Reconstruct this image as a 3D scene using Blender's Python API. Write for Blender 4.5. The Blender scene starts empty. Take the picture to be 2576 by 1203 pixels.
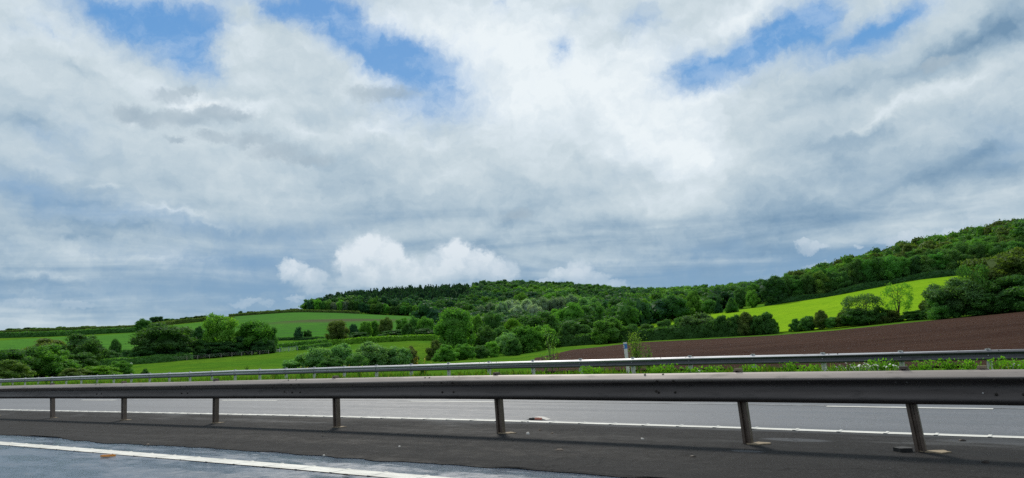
import bpy, math, random
import numpy as np
from mathutils import Matrix, Vector, noise as mnoise

# ------------------------------------------------------------------ camera
F_PX = 1839.26          # focal length for a picture 2576 wide (the measuring scale used below)
CX, CY = 1288.0, 601.5
PITCH = math.radians(9.2017)
ROLL = 0.038689
TH = math.radians(55.11993)   # road direction, to the left of the view
H_CAM = 1.0382
scene = bpy.context.scene
col = scene.collection
cam_data = bpy.data.cameras.new('camera')
cam = bpy.data.objects.new('camera', cam_data)
col.objects.link(cam)
scene.camera = cam
cam_data.sensor_width = 36.0
cam_data.lens = 36.0 * F_PX / 2576.0
cam_data.clip_start = 0.1
cam_data.clip_end = 20000
FW = np.array([0, math.cos(PITCH), math.sin(PITCH)])
UP = np.array([0, -math.sin(PITCH), math.cos(PITCH)])
RT = np.array([1.0, 0, 0])
R2 = math.cos(ROLL) * RT - math.sin(ROLL) * UP
U2 = math.sin(ROLL) * RT + math.cos(ROLL) * UP
M = Matrix(((R2[0], U2[0], -FW[0], 0), (R2[1], U2[1], -FW[1], 0), (R2[2], U2[2], -FW[2], H_CAM), (0, 0, 0, 1)))
cam.matrix_world = M


def ray(px, py):
    v = FW * F_PX + R2 * (px - CX) - U2 * (py - CY)
    return v / np.linalg.norm(v)


def azel(px, py):
    v = ray(px, py)
    return math.atan2(v[0], v[1]), math.asin(v[2])


# ------------------------------------------------------------------ light
SUN_AZ, SUN_EL = math.radians(-8), math.radians(43)
sun_d = bpy.data.lights.new('sun', 'SUN')
sun_d.energy = 3.1
sun_d.angle = math.radians(10)
sun_d.color = (1.0, 0.93, 0.82)
sun = bpy.data.objects.new('sun', sun_d)
col.objects.link(sun)
sdir = Vector((math.sin(SUN_AZ) * math.cos(SUN_EL), math.cos(SUN_AZ) * math.cos(SUN_EL), math.sin(SUN_EL)))
sun.rotation_euler = sdir.to_track_quat('Z', 'Y').to_euler()
sun.location = (0, 0, 60)
vs = scene.view_settings
scene.display_settings.display_device = 'sRGB'
vs.view_transform = 'Standard'
vs.look = 'None'
vs.exposure = 0.0
vs.gamma = 1.0


def lin(r, g, b):
    f = lambda c: (c / 255 / 12.92) if c <= 10 else ((c / 255 + 0.055) / 1.055) ** 2.4
    return (f(r), f(g), f(b), 1.0)


class NT:
    """small helper for writing node graphs"""
    def __init__(s, tree):
        s.t = tree
        s.n = tree.nodes
        s.l = tree.links

    def put(s, sock, v):
        if isinstance(v, bpy.types.NodeSocket):
            s.l.new(v, sock)
        elif v is not None:
            sock.default_value = v

    def math(s, op, a, b=None, c=None, clamp=False):
        n = s.n.new('ShaderNodeMath'); n.operation = op; n.use_clamp = clamp
        s.put(n.inputs[0], a); s.put(n.inputs[1], b); s.put(n.inputs[2], c)
        return n.outputs[0]

    def vmath(s, op, a, b=None, c=None):
        n = s.n.new('ShaderNodeVectorMath'); n.operation = op
        s.put(n.inputs[0], a); s.put(n.inputs[1], b)
        if c is not None: s.put(n.inputs[2], c)
        return n.outputs[0]

    def comb(s, x, y, z=0.0):
        n = s.n.new('ShaderNodeCombineXYZ')
        s.put(n.inputs[0], x); s.put(n.inputs[1], y); s.put(n.inputs[2], z)
        return n.outputs[0]

    def sep(s, v):
        n = s.n.new('ShaderNodeSeparateXYZ'); s.put(n.inputs[0], v)
        return n.outputs

    def noise(s, vec, scale, detail=4, rough=0.5, lac=2.0, dist=0.0, color=False):
        n = s.n.new('ShaderNodeTexNoise')
        s.put(n.inputs['Vector'], vec); s.put(n.inputs['Scale'], scale)
        n.inputs['Detail'].default_value = detail
        n.inputs['Roughness'].default_value = rough
        n.inputs['Lacunarity'].default_value = lac
        n.inputs['Distortion'].default_value = dist
        return n.outputs['Color'] if color else n.outputs['Fac']

    def mix(s, f, a, b, blend='MIX'):
        n = s.n.new('ShaderNodeMix'); n.data_type = 'RGBA'; n.blend_type = blend
        s.put(n.inputs[0], f); s.put(n.inputs[6], a); s.put(n.inputs[7], b)
        return n.outputs[2]

    def ramp(s, f, stops, interp='LINEAR'):
        n = s.n.new('ShaderNodeValToRGB'); s.put(n.inputs[0], f)
        cr = n.color_ramp; cr.interpolation = interp
        while len(cr.elements) < len(stops): cr.elements.new(0.5)
        for e, (p, c) in zip(cr.elements, stops):
            e.position = p; e.color = c
        return n.outputs[0]

    def smooth(s, v, a, b, lo=0.0, hi=1.0):
        n = s.n.new('ShaderNodeMapRange'); n.interpolation_type = 'SMOOTHSTEP'
        s.put(n.inputs[0], v)
        for i, k in enumerate((a, b, lo, hi)): n.inputs[i + 1].default_value = k
        return n.outputs[0]

    def mapping(s, vec, scale=(1, 1, 1), rot=(0, 0, 0), loc=(0, 0, 0)):
        n = s.n.new('ShaderNodeMapping'); s.put(n.inputs[0], vec)
        n.inputs['Scale'].default_value = scale
        n.inputs['Rotation'].default_value = rot
        n.inputs['Location'].default_value = loc
        return n.outputs[0]


# ------------------------------------------------------------------ sky
world = bpy.data.worlds.new('World')
scene.world = world
world.use_nodes = True
world.node_tree.nodes.clear()
W = NT(world.node_tree)
SKY_STRENGTH = 0.1


def sh0(W, q):
    return W.noise(W.vmath('ADD', q, (7.0, 2.0, 0)), 0.35, 5, 0.6)


def build_sky():
    tc = W.n.new('ShaderNodeTexCoord')
    d = tc.outputs['Generated']
    x, y, z = W.sep(d)
    az = W.math('MULTIPLY', W.math('ARCTAN2', x, y), 57.29578)
    el = W.math('MULTIPLY', W.math('ARCSINE', W.math('MINIMUM', W.math('MAXIMUM', z, -1.0), 1.0)), 57.29578)
    q = W.comb(az, el, 0.0)
    zz = W.math('ADD', W.math('MAXIMUM', z, 0.0), 0.10)
    planar = W.comb(W.math('DIVIDE', x, zz), W.math('DIVIDE', y, zz), 0.0)
    # turbulent displacement of the map
    w1 = W.vmath('SUBTRACT', W.noise(q, 0.16, 5, 0.55, color=True), (0.5, 0.5, 0.5))
    w2 = W.vmath('SUBTRACT', W.noise(q, 0.8, 6, 0.62, color=True), (0.5, 0.5, 0.5))
    qs = W.vmath('MULTIPLY_ADD', w1, (3.4, 2.4, 0.0), q)
    qs = W.vmath('MULTIPLY_ADD', w2, (2.0, 1.7, 0.0), qs)
    qc = W.vmath('MULTIPLY_ADD', w2, (1.5, 1.3, 0.0), q)
    w3 = W.vmath('SUBTRACT', W.noise(q, 2.6, 4, 0.6, color=True), (0.5, 0.5, 0.5))
    qc = W.vmath('MULTIPLY_ADD', w3, (0.70, 0.70, 0.0), qc)

    def blob(vec, px, py, rx, ry, rot=0.0, kind='QUADRATIC_SPHERE'):
        a0, e0 = azel(px, py)
        a1, e1 = azel(px + 1, py)
        a2, e2 = azel(px, py + 1)
        kx = math.degrees(math.hypot(a1 - a0, e1 - e0)); ky = math.degrees(math.hypot(a2 - a0, e2 - e0))
        n = W.n.new('ShaderNodeMapping'); n.vector_type = 'TEXTURE'
        W.l.new(vec, n.inputs[0])
        n.inputs['Location'].default_value = (math.degrees(a0), math.degrees(e0), 0)
        n.inputs['Rotation'].default_value = (0, 0, -math.radians(rot) + ROLL)
        n.inputs['Scale'].default_value = (rx * kx, ry * ky, 1)
        g = W.n.new('ShaderNodeTexGradient'); g.gradient_type = kind
        W.l.new(n.outputs[0], g.inputs[0])
        return g.outputs['Fac']

    def field(vec, base, blobs, gain=1.9, amp=1.0):
        acc = base
        for b in blobs:
            px, py, rx, ry, amt = b[:5]
            amt *= amp
            rot = b[5] if len(b) > 5 else 0
            acc = W.math('MULTIPLY_ADD', blob(vec, px, py, rx * gain, ry * gain, rot), amt, acc)
        return acc

    streak = W.noise(W.mapping(planar, (1.5, 0.42, 1)), 1.3, 7, 0.55, 2.1, 0.3)
    soft = W.noise(qs, 0.11, 6, 0.52)
    horiz = W.noise(W.mapping(q, (0.045, 0.34, 1), (0, 0, math.radians(5))), 1.2, 6, 0.50, dist=0.6)
    lowm = W.smooth(el, 3.0, 17.0, 1.0, 0.0)
    tex = W.math('SUBTRACT', W.math('ADD', W.math('MULTIPLY', streak, 0.62), W.math('MULTIPLY', soft, 0.60)), 0.61)
    texl = W.math('MULTIPLY', W.math('MULTIPLY', W.math('SUBTRACT', horiz, 0.5), 1.7), lowm)

    cover = [
        (370, 28, 170, 44, -.75), (760, 20, 120, 30, -.45), (1110, 240, 110, 70, -.30), (1880, 90, 60, 30, -.3),
        (435, 60, 120, 55, -1.15), (296, 40, 80, 42, -.75, 25), (487, 135, 48, 60, -1.0, 10), (545, 190, 60, 28, -.75, 30),
        (700, 10, 130, 34, -.9), (830, 35, 110, 50, -.85, 20), (894, 95, 90, 40, -1.0, 12), (970, 120, 80, 34, -1.0, 12),
        (1040, 155, 80, 40, -.95, 8), (1085, 190, 70, 60, -.5), (1080, 270, 120, 50, -.35), (1000, 240, 90, 40, -.25),
        (1615, 50, 42, 34, -.75, -20), (1402, 125, 22, 30, -.85), (1447, 22, 28, 20, -.4), (1705, 160, 42, 42, -.75),
        (1260, 12, 26, 18, -.5), (1830, 146, 110, 30, -1.1, -14), (1961, 112, 110, 34, -1.35, -14), (2050, 45, 55, 50, -1.1, -40),
        (2169, 92, 85, 26, -1.3, -12), (2270, 60, 60, 28, -.95, -20), (2160, 140, 90, 22, -.5), (1752, 188, 60, 32, -.6),
        (520, 340, 60, 20, .25), (650, 120, 120, 90, .55), (600, 22, 34, 20, .75), (940, 45, 22, 18, .4), (2120, 60, 60, 20, .35, -45),
        (630, 640, 260, 60, -.55), (250, 740, 420, 50, -.40), (1900, 700, 520, 40, -.55), (2320, 640, 240, 55, -.6),
        (90, 470, 220, 36, -.75, 6), (330, 545, 260, 24, -.55, 8), (110, 330, 90, 26, -.35), (170, 385, 90, 26, -.3),
        (680, 720, 120, 50, -.5), (2540, 340, 120, 60, -.40), (330, 640, 300, 18, -.3, 4), (2560, 120, 60, 40, -.15),
        (30, 60, 40, 18, -.3), (130, 75, 60, 16, -.35, 30), (1330, 700, 300, 30, -.25), (1650, 690, 160, 40, -.35),
    ]
    C = field(qs, 0.93, cover, 2.9, 1.4)
    C = W.math('SUBTRACT', C, W.smooth(el, 2.0, 13.0, 0.42, 0.0))
    C = W.math('ADD', C, W.math('MULTIPLY', tex, 0.9))
    C = W.math('MULTIPLY_ADD', texl, 1.25, C)
    crisp = W.math('SUBTRACT', W.noise(qs, 0.75, 7, 0.66), 0.5)
    C = W.math('MULTIPLY_ADD', crisp, 1.0, C)
    cov = W.smooth(C, -0.85, 0.92)
    light = [
        (160, 470, 320, 46, -.22, 6), (120, 550, 260, 40, -.20, 5), (640, 610, 260, 50, -.20), (1950, 600, 420, 60, -.16),
        (620, 275, 120, 16, .30, 5), (480, 262, 40, 10, .30),
        (1200, 110, 330, 190, .42), (1400, 230, 360, 190, .34), (1620, 330, 260, 200, .38), (1690, 430, 150, 160, .30),
        (1000, 60, 110, 70, .25), (110, 60, 170, 80, .22, 25), (60, 210, 200, 70, .22, 25), (360, 190, 220, 45, .20, 25),
        (620, 130, 130, 90, .15), (1900, 25, 230, 40, .35, -12), (1800, 220, 120, 40, .30, -20), (530, 258, 50, 16, .35, 10),
        (590, 290, 60, 12, .30), (770, 330, 120, 26, .32, 12), (960, 330, 120, 28, .28, 12), (1120, 370, 90, 30, .15),
        (2200, 292, 190, 16, .30, -12), (2420, 210, 160, 30, .30, -18), (2300, 250, 120, 20, .2), (300, 340, 140, 40, .18, 15),
        (700, 500, 300, 60, .12), (1120, 440, 120, 40, .18), (260, 455, 40, 8, .3), (430, 530, 90, 10, .45, 8), (520, 560, 60, 6, .3, 10),
        (100, 685, 180, 14, .45, 5), (60, 735, 160, 12, .2), (450, 655, 260, 16, .25, 4), (600, 740, 160, 12, .22, 4),
        (100, 420, 120, 16, .15), (1760, 420, 90, 120, .15), (330, 300, 40, 12, .3), (700, 390, 90, 10, .2, 20),
        (470, 300, 160, 34, -.20, -2),
        (760, 400, 120, 40, -.16, 15), (940, 250, 120, 24, -.12, 25),
        (180, 160, 90, 18, -.28, 22), (60, 230, 150, 34, -.22, 15), (60, 300, 180, 34, -.26, 10),
        (2440, 115, 190, 55, -.62, -22), (2560, 60, 90, 70, -.45), (2330, 165, 110, 26, -.3, -22), (2120, 225, 220, 32, -.30, -14),
        (2190, 325, 190, 30, -.34, -10), (2480, 370, 170, 70, -.42, -12), (2000, 420, 160, 90, -.2), (2030, 530, 430, 60, -.20),
        (1300, 545, 60, 24, -.32, -20), (1290, 480, 80, 60, -.12), (850, 480, 160, 34, -.12), (1050, 505, 110, 26, -.16), (1400, 600, 520, 50, -.16),
        (340, 570, 220, 20, -.28, 4), (160, 500, 200, 16, -.25, 5), (200, 590, 260, 14, -.2, 4), (2300, 450, 160, 24, -.2, -12),
        (1950, 640, 520, 30, -.12), (1480, 330, 120, 60, -.12), (1560, 90, 60, 40, -.18), (1290, 60, 50, 34, -.12),
    ]
    L = W.smooth(el, 4.0, 22.0, 0.38, 0.62)
    L = field(qs, L, light, 1.85, 0.85)
    fine = W.math('SUBTRACT', W.noise(W.vmath('MULTIPLY', qs, (0.6, 1.0, 1.0)), 0.42, 8, 0.66), 0.5)
    L = W.math('MULTIPLY_ADD', tex, 0.46, L)
    L = W.math('MULTIPLY_ADD', texl, 1.05, L)
    L = W.math('MULTIPLY_ADD', fine, 0.30, L)
    relief = W.math('SUBTRACT', W.noise(W.vmath('MULTIPLY', qs, (0.75, 1.0, 1.0)), 0.20, 8, 0.60), W.noise(W.vmath('MULTIPLY', W.vmath('ADD', qs, (0.3, 1.1, 0.0)), (0.75, 1.0, 1.0)), 0.20, 8, 0.60))
    L = W.math('MULTIPLY_ADD', relief, 0.72, L)
    ccol = W.ramp(L, [(0.0, lin(116, 148, 176)), (0.22, lin(146, 172, 193)), (0.45, lin(178, 197, 210)), (0.66, lin(201, 215, 223)),
                      (0.86, lin(221, 232, 239)), (1.0, lin(236, 244, 248))])
    # clear air between the clouds
    skyn = W.n.new('ShaderNodeTexSky')
    skyn.sky_type = 'NISHITA'
    skyn.sun_disc = False
    skyn.sun_elevation = SUN_EL
    skyn.sun_rotation = SUN_AZ
    skyn.air_density = 1.0
    skyn.dust_density = 1.5
    nish = W.vmath('SCALE', skyn.outputs[0]); nish.node.inputs['Scale'].default_value = 0.05
    clear = W.ramp(W.math('DIVIDE', el, 30.0, clamp=True),
                   [(0.0, lin(142, 178, 206)), (0.22, lin(118, 158, 194)), (0.5, lin(136, 174, 212)), (0.72, lin(104, 162, 219)), (1.0, lin(84, 148, 213))])
    clear = W.mix(0.10, clear, nish)
    veil = W.noise(W.vmath('MULTIPLY', qs, (0.45, 0.9, 1.0)), 0.34, 7, 0.62)
    veil = W.math('MULTIPLY', W.smooth(W.math('MULTIPLY_ADD', crisp, 0.35, veil), 0.40, 0.66), 0.52)
    clear = W.mix(W.math('MULTIPLY', veil, W.smooth(el, 10.0, 18.0)), clear, lin(182, 206, 233))
    base = W.mix(cov, clear, ccol)
    # torn grey scud in front of the bright deck
    scud = [(325, 288, 50, 26), (385, 300, 66, 22), (455, 298, 76, 24), (540, 285, 66, 26), (600, 292, 40, 18), (425, 240, 52, 22), (470, 228, 30, 14),
            (640, 355, 56, 22), (700, 382, 74, 24), (780, 402, 60, 18), (545, 345, 54, 14), (440, 350, 30, 10), (960, 235, 90, 20), (1300, 542, 46, 16), (2360, 158, 60, 14)]
    Sm = None
    for (px, py, rx, ry) in scud:
        b = blob(qc, px, py, rx * 1.5, ry * 1.5, 0, 'SPHERICAL')
        Sm = b if Sm is None else W.math('MAXIMUM', Sm, b)
    Sm = W.math('MULTIPLY_ADD', crisp, 0.30, Sm)
    base = W.mix(W.math('MULTIPLY', W.smooth(Sm, 0.08, 0.75), 0.72), base, W.ramp(W.math('ADD', sh0(W, q), 0.0), [(0.3, lin(150, 170, 186)), (0.7, lin(178, 194, 205))]))
    # cumulus tops low over the hills
    cum = [(935, 632, 55, 44), (893, 655, 50, 48), (975, 655, 50, 50), (1020, 690, 70, 44), (1145, 655, 55, 50), (1110, 680, 60, 44),
           (1200, 668, 55, 40), (1255, 690, 50, 44), (1060, 705, 120, 26), (925, 690, 70, 40), (735, 682, 38, 28), (775, 700, 48, 26),
           (790, 725, 30, 18), (1455, 685, 42, 30), (1500, 702, 38, 18), (1405, 690, 26, 16), 
           (622, 760, 42, 11), (668, 766, 26, 8), (742, 752, 26, 9), (50, 765, 48, 15), (92, 763, 36, 14), (205, 768, 46, 10),
           (2042, 626, 42, 12), (2022, 614, 22, 12), (2160, 620, 16, 7), (2288, 602, 66, 20), (2240, 605, 30, 14), (2392, 592, 50, 16),
           (1540, 718, 40, 14), (1370, 708, 34, 9), (2060, 668, 36, 8)]
    Fm = None
    for (px, py, rx, ry) in cum:
        b = blob(qc, px, py, rx * 1.25, ry * 1.25, 0, 'SPHERICAL')
        Fm = b if Fm is None else W.math('MAXIMUM', Fm, b)
    puff = W.noise(q, 1.1, 6, 0.6)
    a = W.smooth(W.math('MULTIPLY_ADD', W.math('SUBTRACT', puff, 0.5), 0.20, Fm), 0.00, 0.40)
    alo = W.smooth(el, 4.2, 9.0, 0.30, 0.97)
    a = W.math('MULTIPLY', W.math('MULTIPLY', a, alo), W.math('SUBTRACT', 1.0, W.math('MULTIPLY', W.smooth(az, 17.0, 20.0), 0.45)))
    # brighter toward the sunlit tops
    sh = W.noise(W.vmath('ADD', qc, (0, 1.3, 0)), 0.62, 5, 0.55)
    cl = W.math('ADD', W.math('MULTIPLY', sh, 0.9), W.math('ADD', W.smooth(el, 3.5, 9.5, 0.0, 0.38), W.math('MULTIPLY', Fm, 0.35)))
    cumc = W.ramp(cl, [(0.25, lin(162, 186, 205)), (0.55, lin(182, 201, 216)), (0.8, lin(202, 216, 227)), (1.0, lin(224, 233, 240))])
    full = W.mix(a, base, cumc)
    # made-up sky behind the camera: dark low, bright higher up to light tree fronts
    behind = W.smooth(y, -0.35, 0.35, 1.0, 0.0)
    back = W.ramp(W.math('DIVIDE', el, 90.0, clamp=True), [(0.0, lin(98, 112, 124)), (0.14, lin(142, 160, 174)), (0.4, lin(215, 224, 231)), (1.0, lin(238, 243, 246))])
    full = W.mix(W.math('MULTIPLY', behind, 0.9), full, back)
    out = W.vmath('SCALE', full); out.node.inputs['Scale'].default_value = 1.0 / SKY_STRENGTH
    bg = W.n.new('ShaderNodeBackground'); W.l.new(out, bg.inputs[0]); bg.inputs[1].default_value = SKY_STRENGTH
    o = W.n.new('ShaderNodeOutputWorld'); W.l.new(bg.outputs[0], o.inputs[0])


build_sky()
scene.cycles.use_adaptive_sampling = True
scene.cycles.adaptive_threshold = 0.01
scene.cycles.use_denoising = False
scene.cycles.adaptive_min_samples = 16
scene.cycles.max_bounces = 5
scene.cycles.diffuse_bounces = 3
scene.cycles.glossy_bounces = 2
scene.cycles.transmission_bounces = 2


# ------------------------------------------------------------------ helpers
def link(o, parent=None):
    col.objects.link(o)
    if parent is not None: o.parent = parent
    return o


def np_mesh(name, V, Fs, mat, smooth=False, parent=None, attr=None):
    """V (n,3) array; Fs list of (m,k) index arrays"""
    me = bpy.data.meshes.new(name)
    V = np.asarray(V, dtype=np.float32)
    Fs = [np.asarray(f, dtype=np.int32) for f in Fs if len(f)]
    me.vertices.add(len(V)); me.vertices.foreach_set('co', V.ravel())
    loops = np.concatenate([f.ravel() for f in Fs])
    tot = np.concatenate([np.full(len(f), f.shape[1], np.int32) for f in Fs])
    start = np.concatenate([[0], np.cumsum(tot)[:-1]]).astype(np.int32)
    me.loops.add(len(loops)); me.loops.foreach_set('vertex_index', loops)
    me.polygons.add(len(tot)); me.polygons.foreach_set('loop_start', start); me.polygons.foreach_set('loop_total', tot)
    me.update(calc_edges=True)
    me.polygons.foreach_set('use_smooth', np.full(len(tot), smooth, dtype=bool))
    if attr is not None:
        a = me.color_attributes.new('tint', 'FLOAT_COLOR', 'POINT')
        c = np.ones((len(V), 4), np.float32); c[:, :3] = attr
        a.data.foreach_set('color', c.ravel())
    me.materials.append(mat)
    o = bpy.data.objects.new(name, me)
    return link(o, parent)


class MB:
    """collects simple solids into one mesh"""
    def __init__(s): s.v = []; s.f = []

    def add(s, vs, fs):
        b = len(s.v); s.v += [tuple(p) for p in vs]; s.f += [tuple(i + b for i in f) for f in fs]

    def box(s, x0, x1, y0, y1, z0, z1, M=None):
        p = [(x, y, z) for z in (z0, z1) for y in (y0, y1) for x in (x0, x1)]
        if M is not None: p = [M @ Vector(q) for q in p]
        s.add(p, [(0, 2, 3, 1), (4, 5, 7, 6), (0, 1, 5, 4), (1, 3, 7, 5), (3, 2, 6, 7), (2, 0, 4, 6)])

    def tube(s, pts, rad, n=7, cap=True):
        rings = []
        pts = [Vector(p) for p in pts]
        for i, p in enumerate(pts):
            t = (pts[min(i + 1, len(pts) - 1)] - pts[max(i - 1, 0)]).normalized()
            a = t.orthogonal().normalized() if i == 0 else (rings[-1][1] - t * rings[-1][1].dot(t)).normalized()
            b = t.cross(a)
            r = rad[i] if hasattr(rad, '__len__') else rad
            rings.append(([p + (a * math.cos(2 * math.pi * k / n) + b * math.sin(2 * math.pi * k / n)) * r for k in range(n)], a))
        vs = [v for ring, _ in rings for v in ring]
        fs = [(i * n + k, i * n + (k + 1) % n, (i + 1) * n + (k + 1) % n, (i + 1) * n + k) for i in range(len(pts) - 1) for k in range(n)]
        if cap: fs += [tuple(range(n - 1, -1, -1)), tuple((len(pts) - 1) * n + k for k in range(n))]
        s.add(vs, fs)

    def prism(s, outline, z0, z1, lean=(0, 0)):
        n = len(outline)
        vs = [(x, y, z0) for x, y in outline] + [(x + lean[0], y + lean[1], z1) for x, y in outline]
        s.add(vs, [(i, (i + 1) % n, n + (i + 1) % n, n + i) for i in range(n)] + [tuple(range(n - 1, -1, -1)), tuple(range(n, 2 * n))])

    def build(s, name, mat, parent=None, smooth=False):
        me = bpy.data.meshes.new(name)
        me.from_pydata(s.v, [], s.f); me.materials.append(mat)
        if smooth: me.polygons.foreach_set('use_smooth', [True] * len(me.polygons))
        me.update()
        return link(bpy.data.objects.new(name, me), parent)


def tag(o, label=None, cat=None, group=None, kind=None):
    if label: o['label'] = label
    if cat: o['category'] = cat
    if group: o['group'] = group
    if kind: o['kind'] = kind
    return o


def empty(name, loc=(0, 0, 0), rz=0.0):
    o = bpy.data.objects.new(name, None)
    o.empty_display_size = 0.3
    o.location = loc; o.rotation_euler = (0, 0, rz)
    return link(o)


# ------------------------------------------------------------------ terrain
def px_of_az(az):
    return CX + F_PX * np.tan(np.clip(az, -1.45, 1.45))


def bow_px(px):
    return 10.0 * np.interp(px / 2576.0, [-1, -.5, 0, .1, .28, .5, .7, .85, 1, 1.3], [0, .1, .6, .75, 1, 1, .75, .4, .1, 0])


NX, NY = math.cos(TH), math.sin(TH)          # across the road, away from the camera
DX, DY = -math.sin(TH), math.cos(TH)         # along the road to the left
ROAD_RZ = math.atan2(-math.cos(TH), math.sin(TH))


def z_corr(x, y):
    x = np.asarray(x, float); y = np.asarray(y, float)
    az = np.arctan2(x, np.maximum(y, 0.5))
    w = np.clip(y / 2.0, 0, 1)
    return bow_px(px_of_az(az)) / F_PX * np.clip(y, 0, 150) * w


LEVELS = {
    60: [(-700, 1020), (0, 990), (700, 958), (1100, 943), (1500, 922), (1900, 900), (2300, 868), (2576, 850), (3300, 800)],
    90: [(-700, 1000), (0, 972), (700, 940), (1100, 930), (1350, 908), (1500, 902), (1900, 874), (2300, 838), (2576, 815), (3300, 750)],
    160: [(-700, 985), (0, 958), (350, 930), (600, 912), (730, 903), (1000, 905), (1100, 905), (1300, 893), (1410, 877), (1600, 862), (1950, 841), (2300, 805), (2576, 780), (3300, 690)],
    215: [(-700, 965), (0, 928), (340, 912), (600, 893), (730, 884), (900, 868), (1060, 860), (1100, 862), (1250, 862), (1410, 858), (1600, 846), (1800, 830), (1950, 817), (2300, 774), (2576, 745), (3300, 650)],
    300: [(-700, 935), (0, 893), (300, 883), (500, 868), (740, 856), (850, 853), (1060, 845), (1250, 843), (1410, 840), (1600, 830), (1800, 805), (1950, 788), (2100, 766), (2300, 733), (2576, 705), (3300, 600)],
    380: [(-700, 912), (0, 868), (300, 858), (500, 850), (740, 835), (850, 828), (1060, 822), (1250, 820), (1410, 818), (1600, 808), (1700, 802), (1800, 788), (1950, 766), (2100, 744), (2300, 705), (2440, 691), (2576, 682), (3300, 570)],
    500: [(-700, 885), (0, 850), (180, 846), (300, 840), (500, 832), (740, 808), (850, 805), (1060, 804), (1250, 803), (1410, 800), (1600, 788), (1800, 774), (1950, 752), (2100, 722), (2300, 678), (2440, 654), (2576, 632), (3300, 520)],
    700: [(-700, 865), (0, 843), (300, 826), (500, 807), (600, 797), (740, 787), (850, 789), (1000, 796), (1100, 799), (1250, 795), (1410, 785), (1600, 772), (1800, 762), (1950, 745), (2100, 702), (2300, 652), (2440, 626), (2576, 600), (3300, 470)],
    800: [(-700, 862), (0, 840), (250, 827), (400, 813), (500, 805), (600, 795), (740, 786), (790, 785), (850, 777), (1000, 774), (1150, 772), (1300, 768), (1450, 766), (1600, 764), (1800, 758), (1950, 745), (2100, 705), (2300, 656), (2576, 604), (3300, 475)],
    1000: [(-700, 866), (0, 844), (400, 820), (740, 794), (790, 782), (850, 762), (1000, 748), (1150, 744), (1300, 740), (1450, 744), (1600, 754), (1700, 755), (1800, 744), (1900, 732), (1950, 734), (2100, 720), (2300, 670), (2576, 620), (3300, 490)],
    1150: [(-700, 872), (0, 850), (400, 828), (740, 802), (790, 792), (850, 764), (900, 756), (1000, 746), (1150, 740), (1300, 729), (1450, 738), (1600, 752), (1750, 758), (1850, 740), (1950, 738), (2100, 730), (2300, 690), (2576, 640), (3300, 510)],
    1500: [(-700, 890), (0, 870), (790, 830), (1300, 760), (1600, 780), (1850, 760), (2300, 740), (2576, 700), (3300, 600)],
    2600: [(-700, 915), (0, 900), (1300, 850), (2576, 800), (3300, 750)],
    6500: [(-700, 955), (0, 935), (1300, 890), (2576, 840), (3300, 810)],
}
AZG = np.radians(np.arange(-56, 56.01, 0.25))
RL = np.array(sorted(LEVELS), float)
RG = np.exp(np.linspace(math.log(60), math.log(6500), 420))


def _build_table():
    T = []
    for r in RL:
        a = []; e = []
        for (px, py) in LEVELS[int(r)]:
            A, E = azel(px, py); a.append(A); e.append(E)
        el = np.interp(AZG, a, e)
        k = np.ones(9) / 9
        el = np.convolve(np.pad(el, 4, mode='edge'), k, mode='valid')
        T.append(H_CAM + r * np.tan(el))
    T = np.array(T)
    x = np.log(RL); h = np.diff(x)[:, None]; dl = np.diff(T, axis=0) / h
    m = np.zeros_like(T)
    same = (dl[:-1] * dl[1:]) > 0
    m[1:-1] = np.where(same, 2 * dl[:-1] * dl[1:] / np.where(same, dl[:-1] + dl[1:], 1), 0)
    m[0] = dl[0]; m[-1] = dl[-1]
    out = []
    for r in RG:
        X = math.log(r); i = min(max(int(np.searchsorted(x, X)) - 1, 0), len(x) - 2)
        H = x[i + 1] - x[i]; t = (X - x[i]) / H
        out.append((2 * t**3 - 3 * t**2 + 1) * T[i] + (t**3 - 2 * t**2 + t) * H * m[i] + (-2 * t**3 + 3 * t**2) * T[i + 1] + (t**3 - t**2) * H * m[i + 1])
    return np.array(out)


ZT = _build_table()


def terrain(x, y):
    x = np.asarray(x, float); y = np.asarray(y, float)
    az = np.arctan2(x, y); r = np.hypot(x, y)
    fi = np.clip((az - AZG[0]) / (AZG[1] - AZG[0]), 0, len(AZG) - 1.001)
    fr = np.clip((np.log(np.maximum(r, 1e-3)) - math.log(60)) / (math.log(6500) - math.log(60)) * (len(RG) - 1), 0, len(RG) - 1.001)
    i = fi.astype(int); j = fr.astype(int); u = fi - i; v = fr - j
    zp = (ZT[j, i] * (1 - u) + ZT[j, i + 1] * u) * (1 - v) + (ZT[j + 1, i] * (1 - u) + ZT[j + 1, i + 1] * u) * v
    D = x * NX + y * NY
    w = np.clip((D - 31.0) / 22.0, 0, 1); w = w * w * (3 - 2 * w)
    back = np.clip((y + 40) / 120, 0, 1)
    return (1 - w) * z_corr(x, y) + w * zp * back


RS = np.exp(np.linspace(math.log(4), math.log(3000), 5000))


def hit(px, py, rmin=5.0, off=0.0):
    a, e = azel(px, py)
    r = RS[RS >= rmin]
    zt = terrain(r * math.sin(a), r * math.cos(a)) + off
    k = np.nonzero((zt - H_CAM) / r >= math.tan(e))[0]
    if len(k) == 0: return None
    i = k[0]
    if i == 0: return r[0]
    g0 = (zt[i - 1] - H_CAM) - r[i - 1] * math.tan(e); g1 = (zt[i] - H_CAM) - r[i] * math.tan(e)
    return r[i - 1] + (r[i] - r[i - 1]) * (-g0) / (g1 - g0)


def world_at(px, r, py=870.0):
    a, _ = azel(px, py)
    x, y = r * math.sin(a), r * math.cos(a)
    return Vector((x, y, float(terrain(x, y))))


def spot(px, py, rmin=45.0, r=None):
    if r is None:
        r = hit(px, py, rmin)
        if r is None: r = 700.0
    return world_at(px, r, py), r


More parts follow.
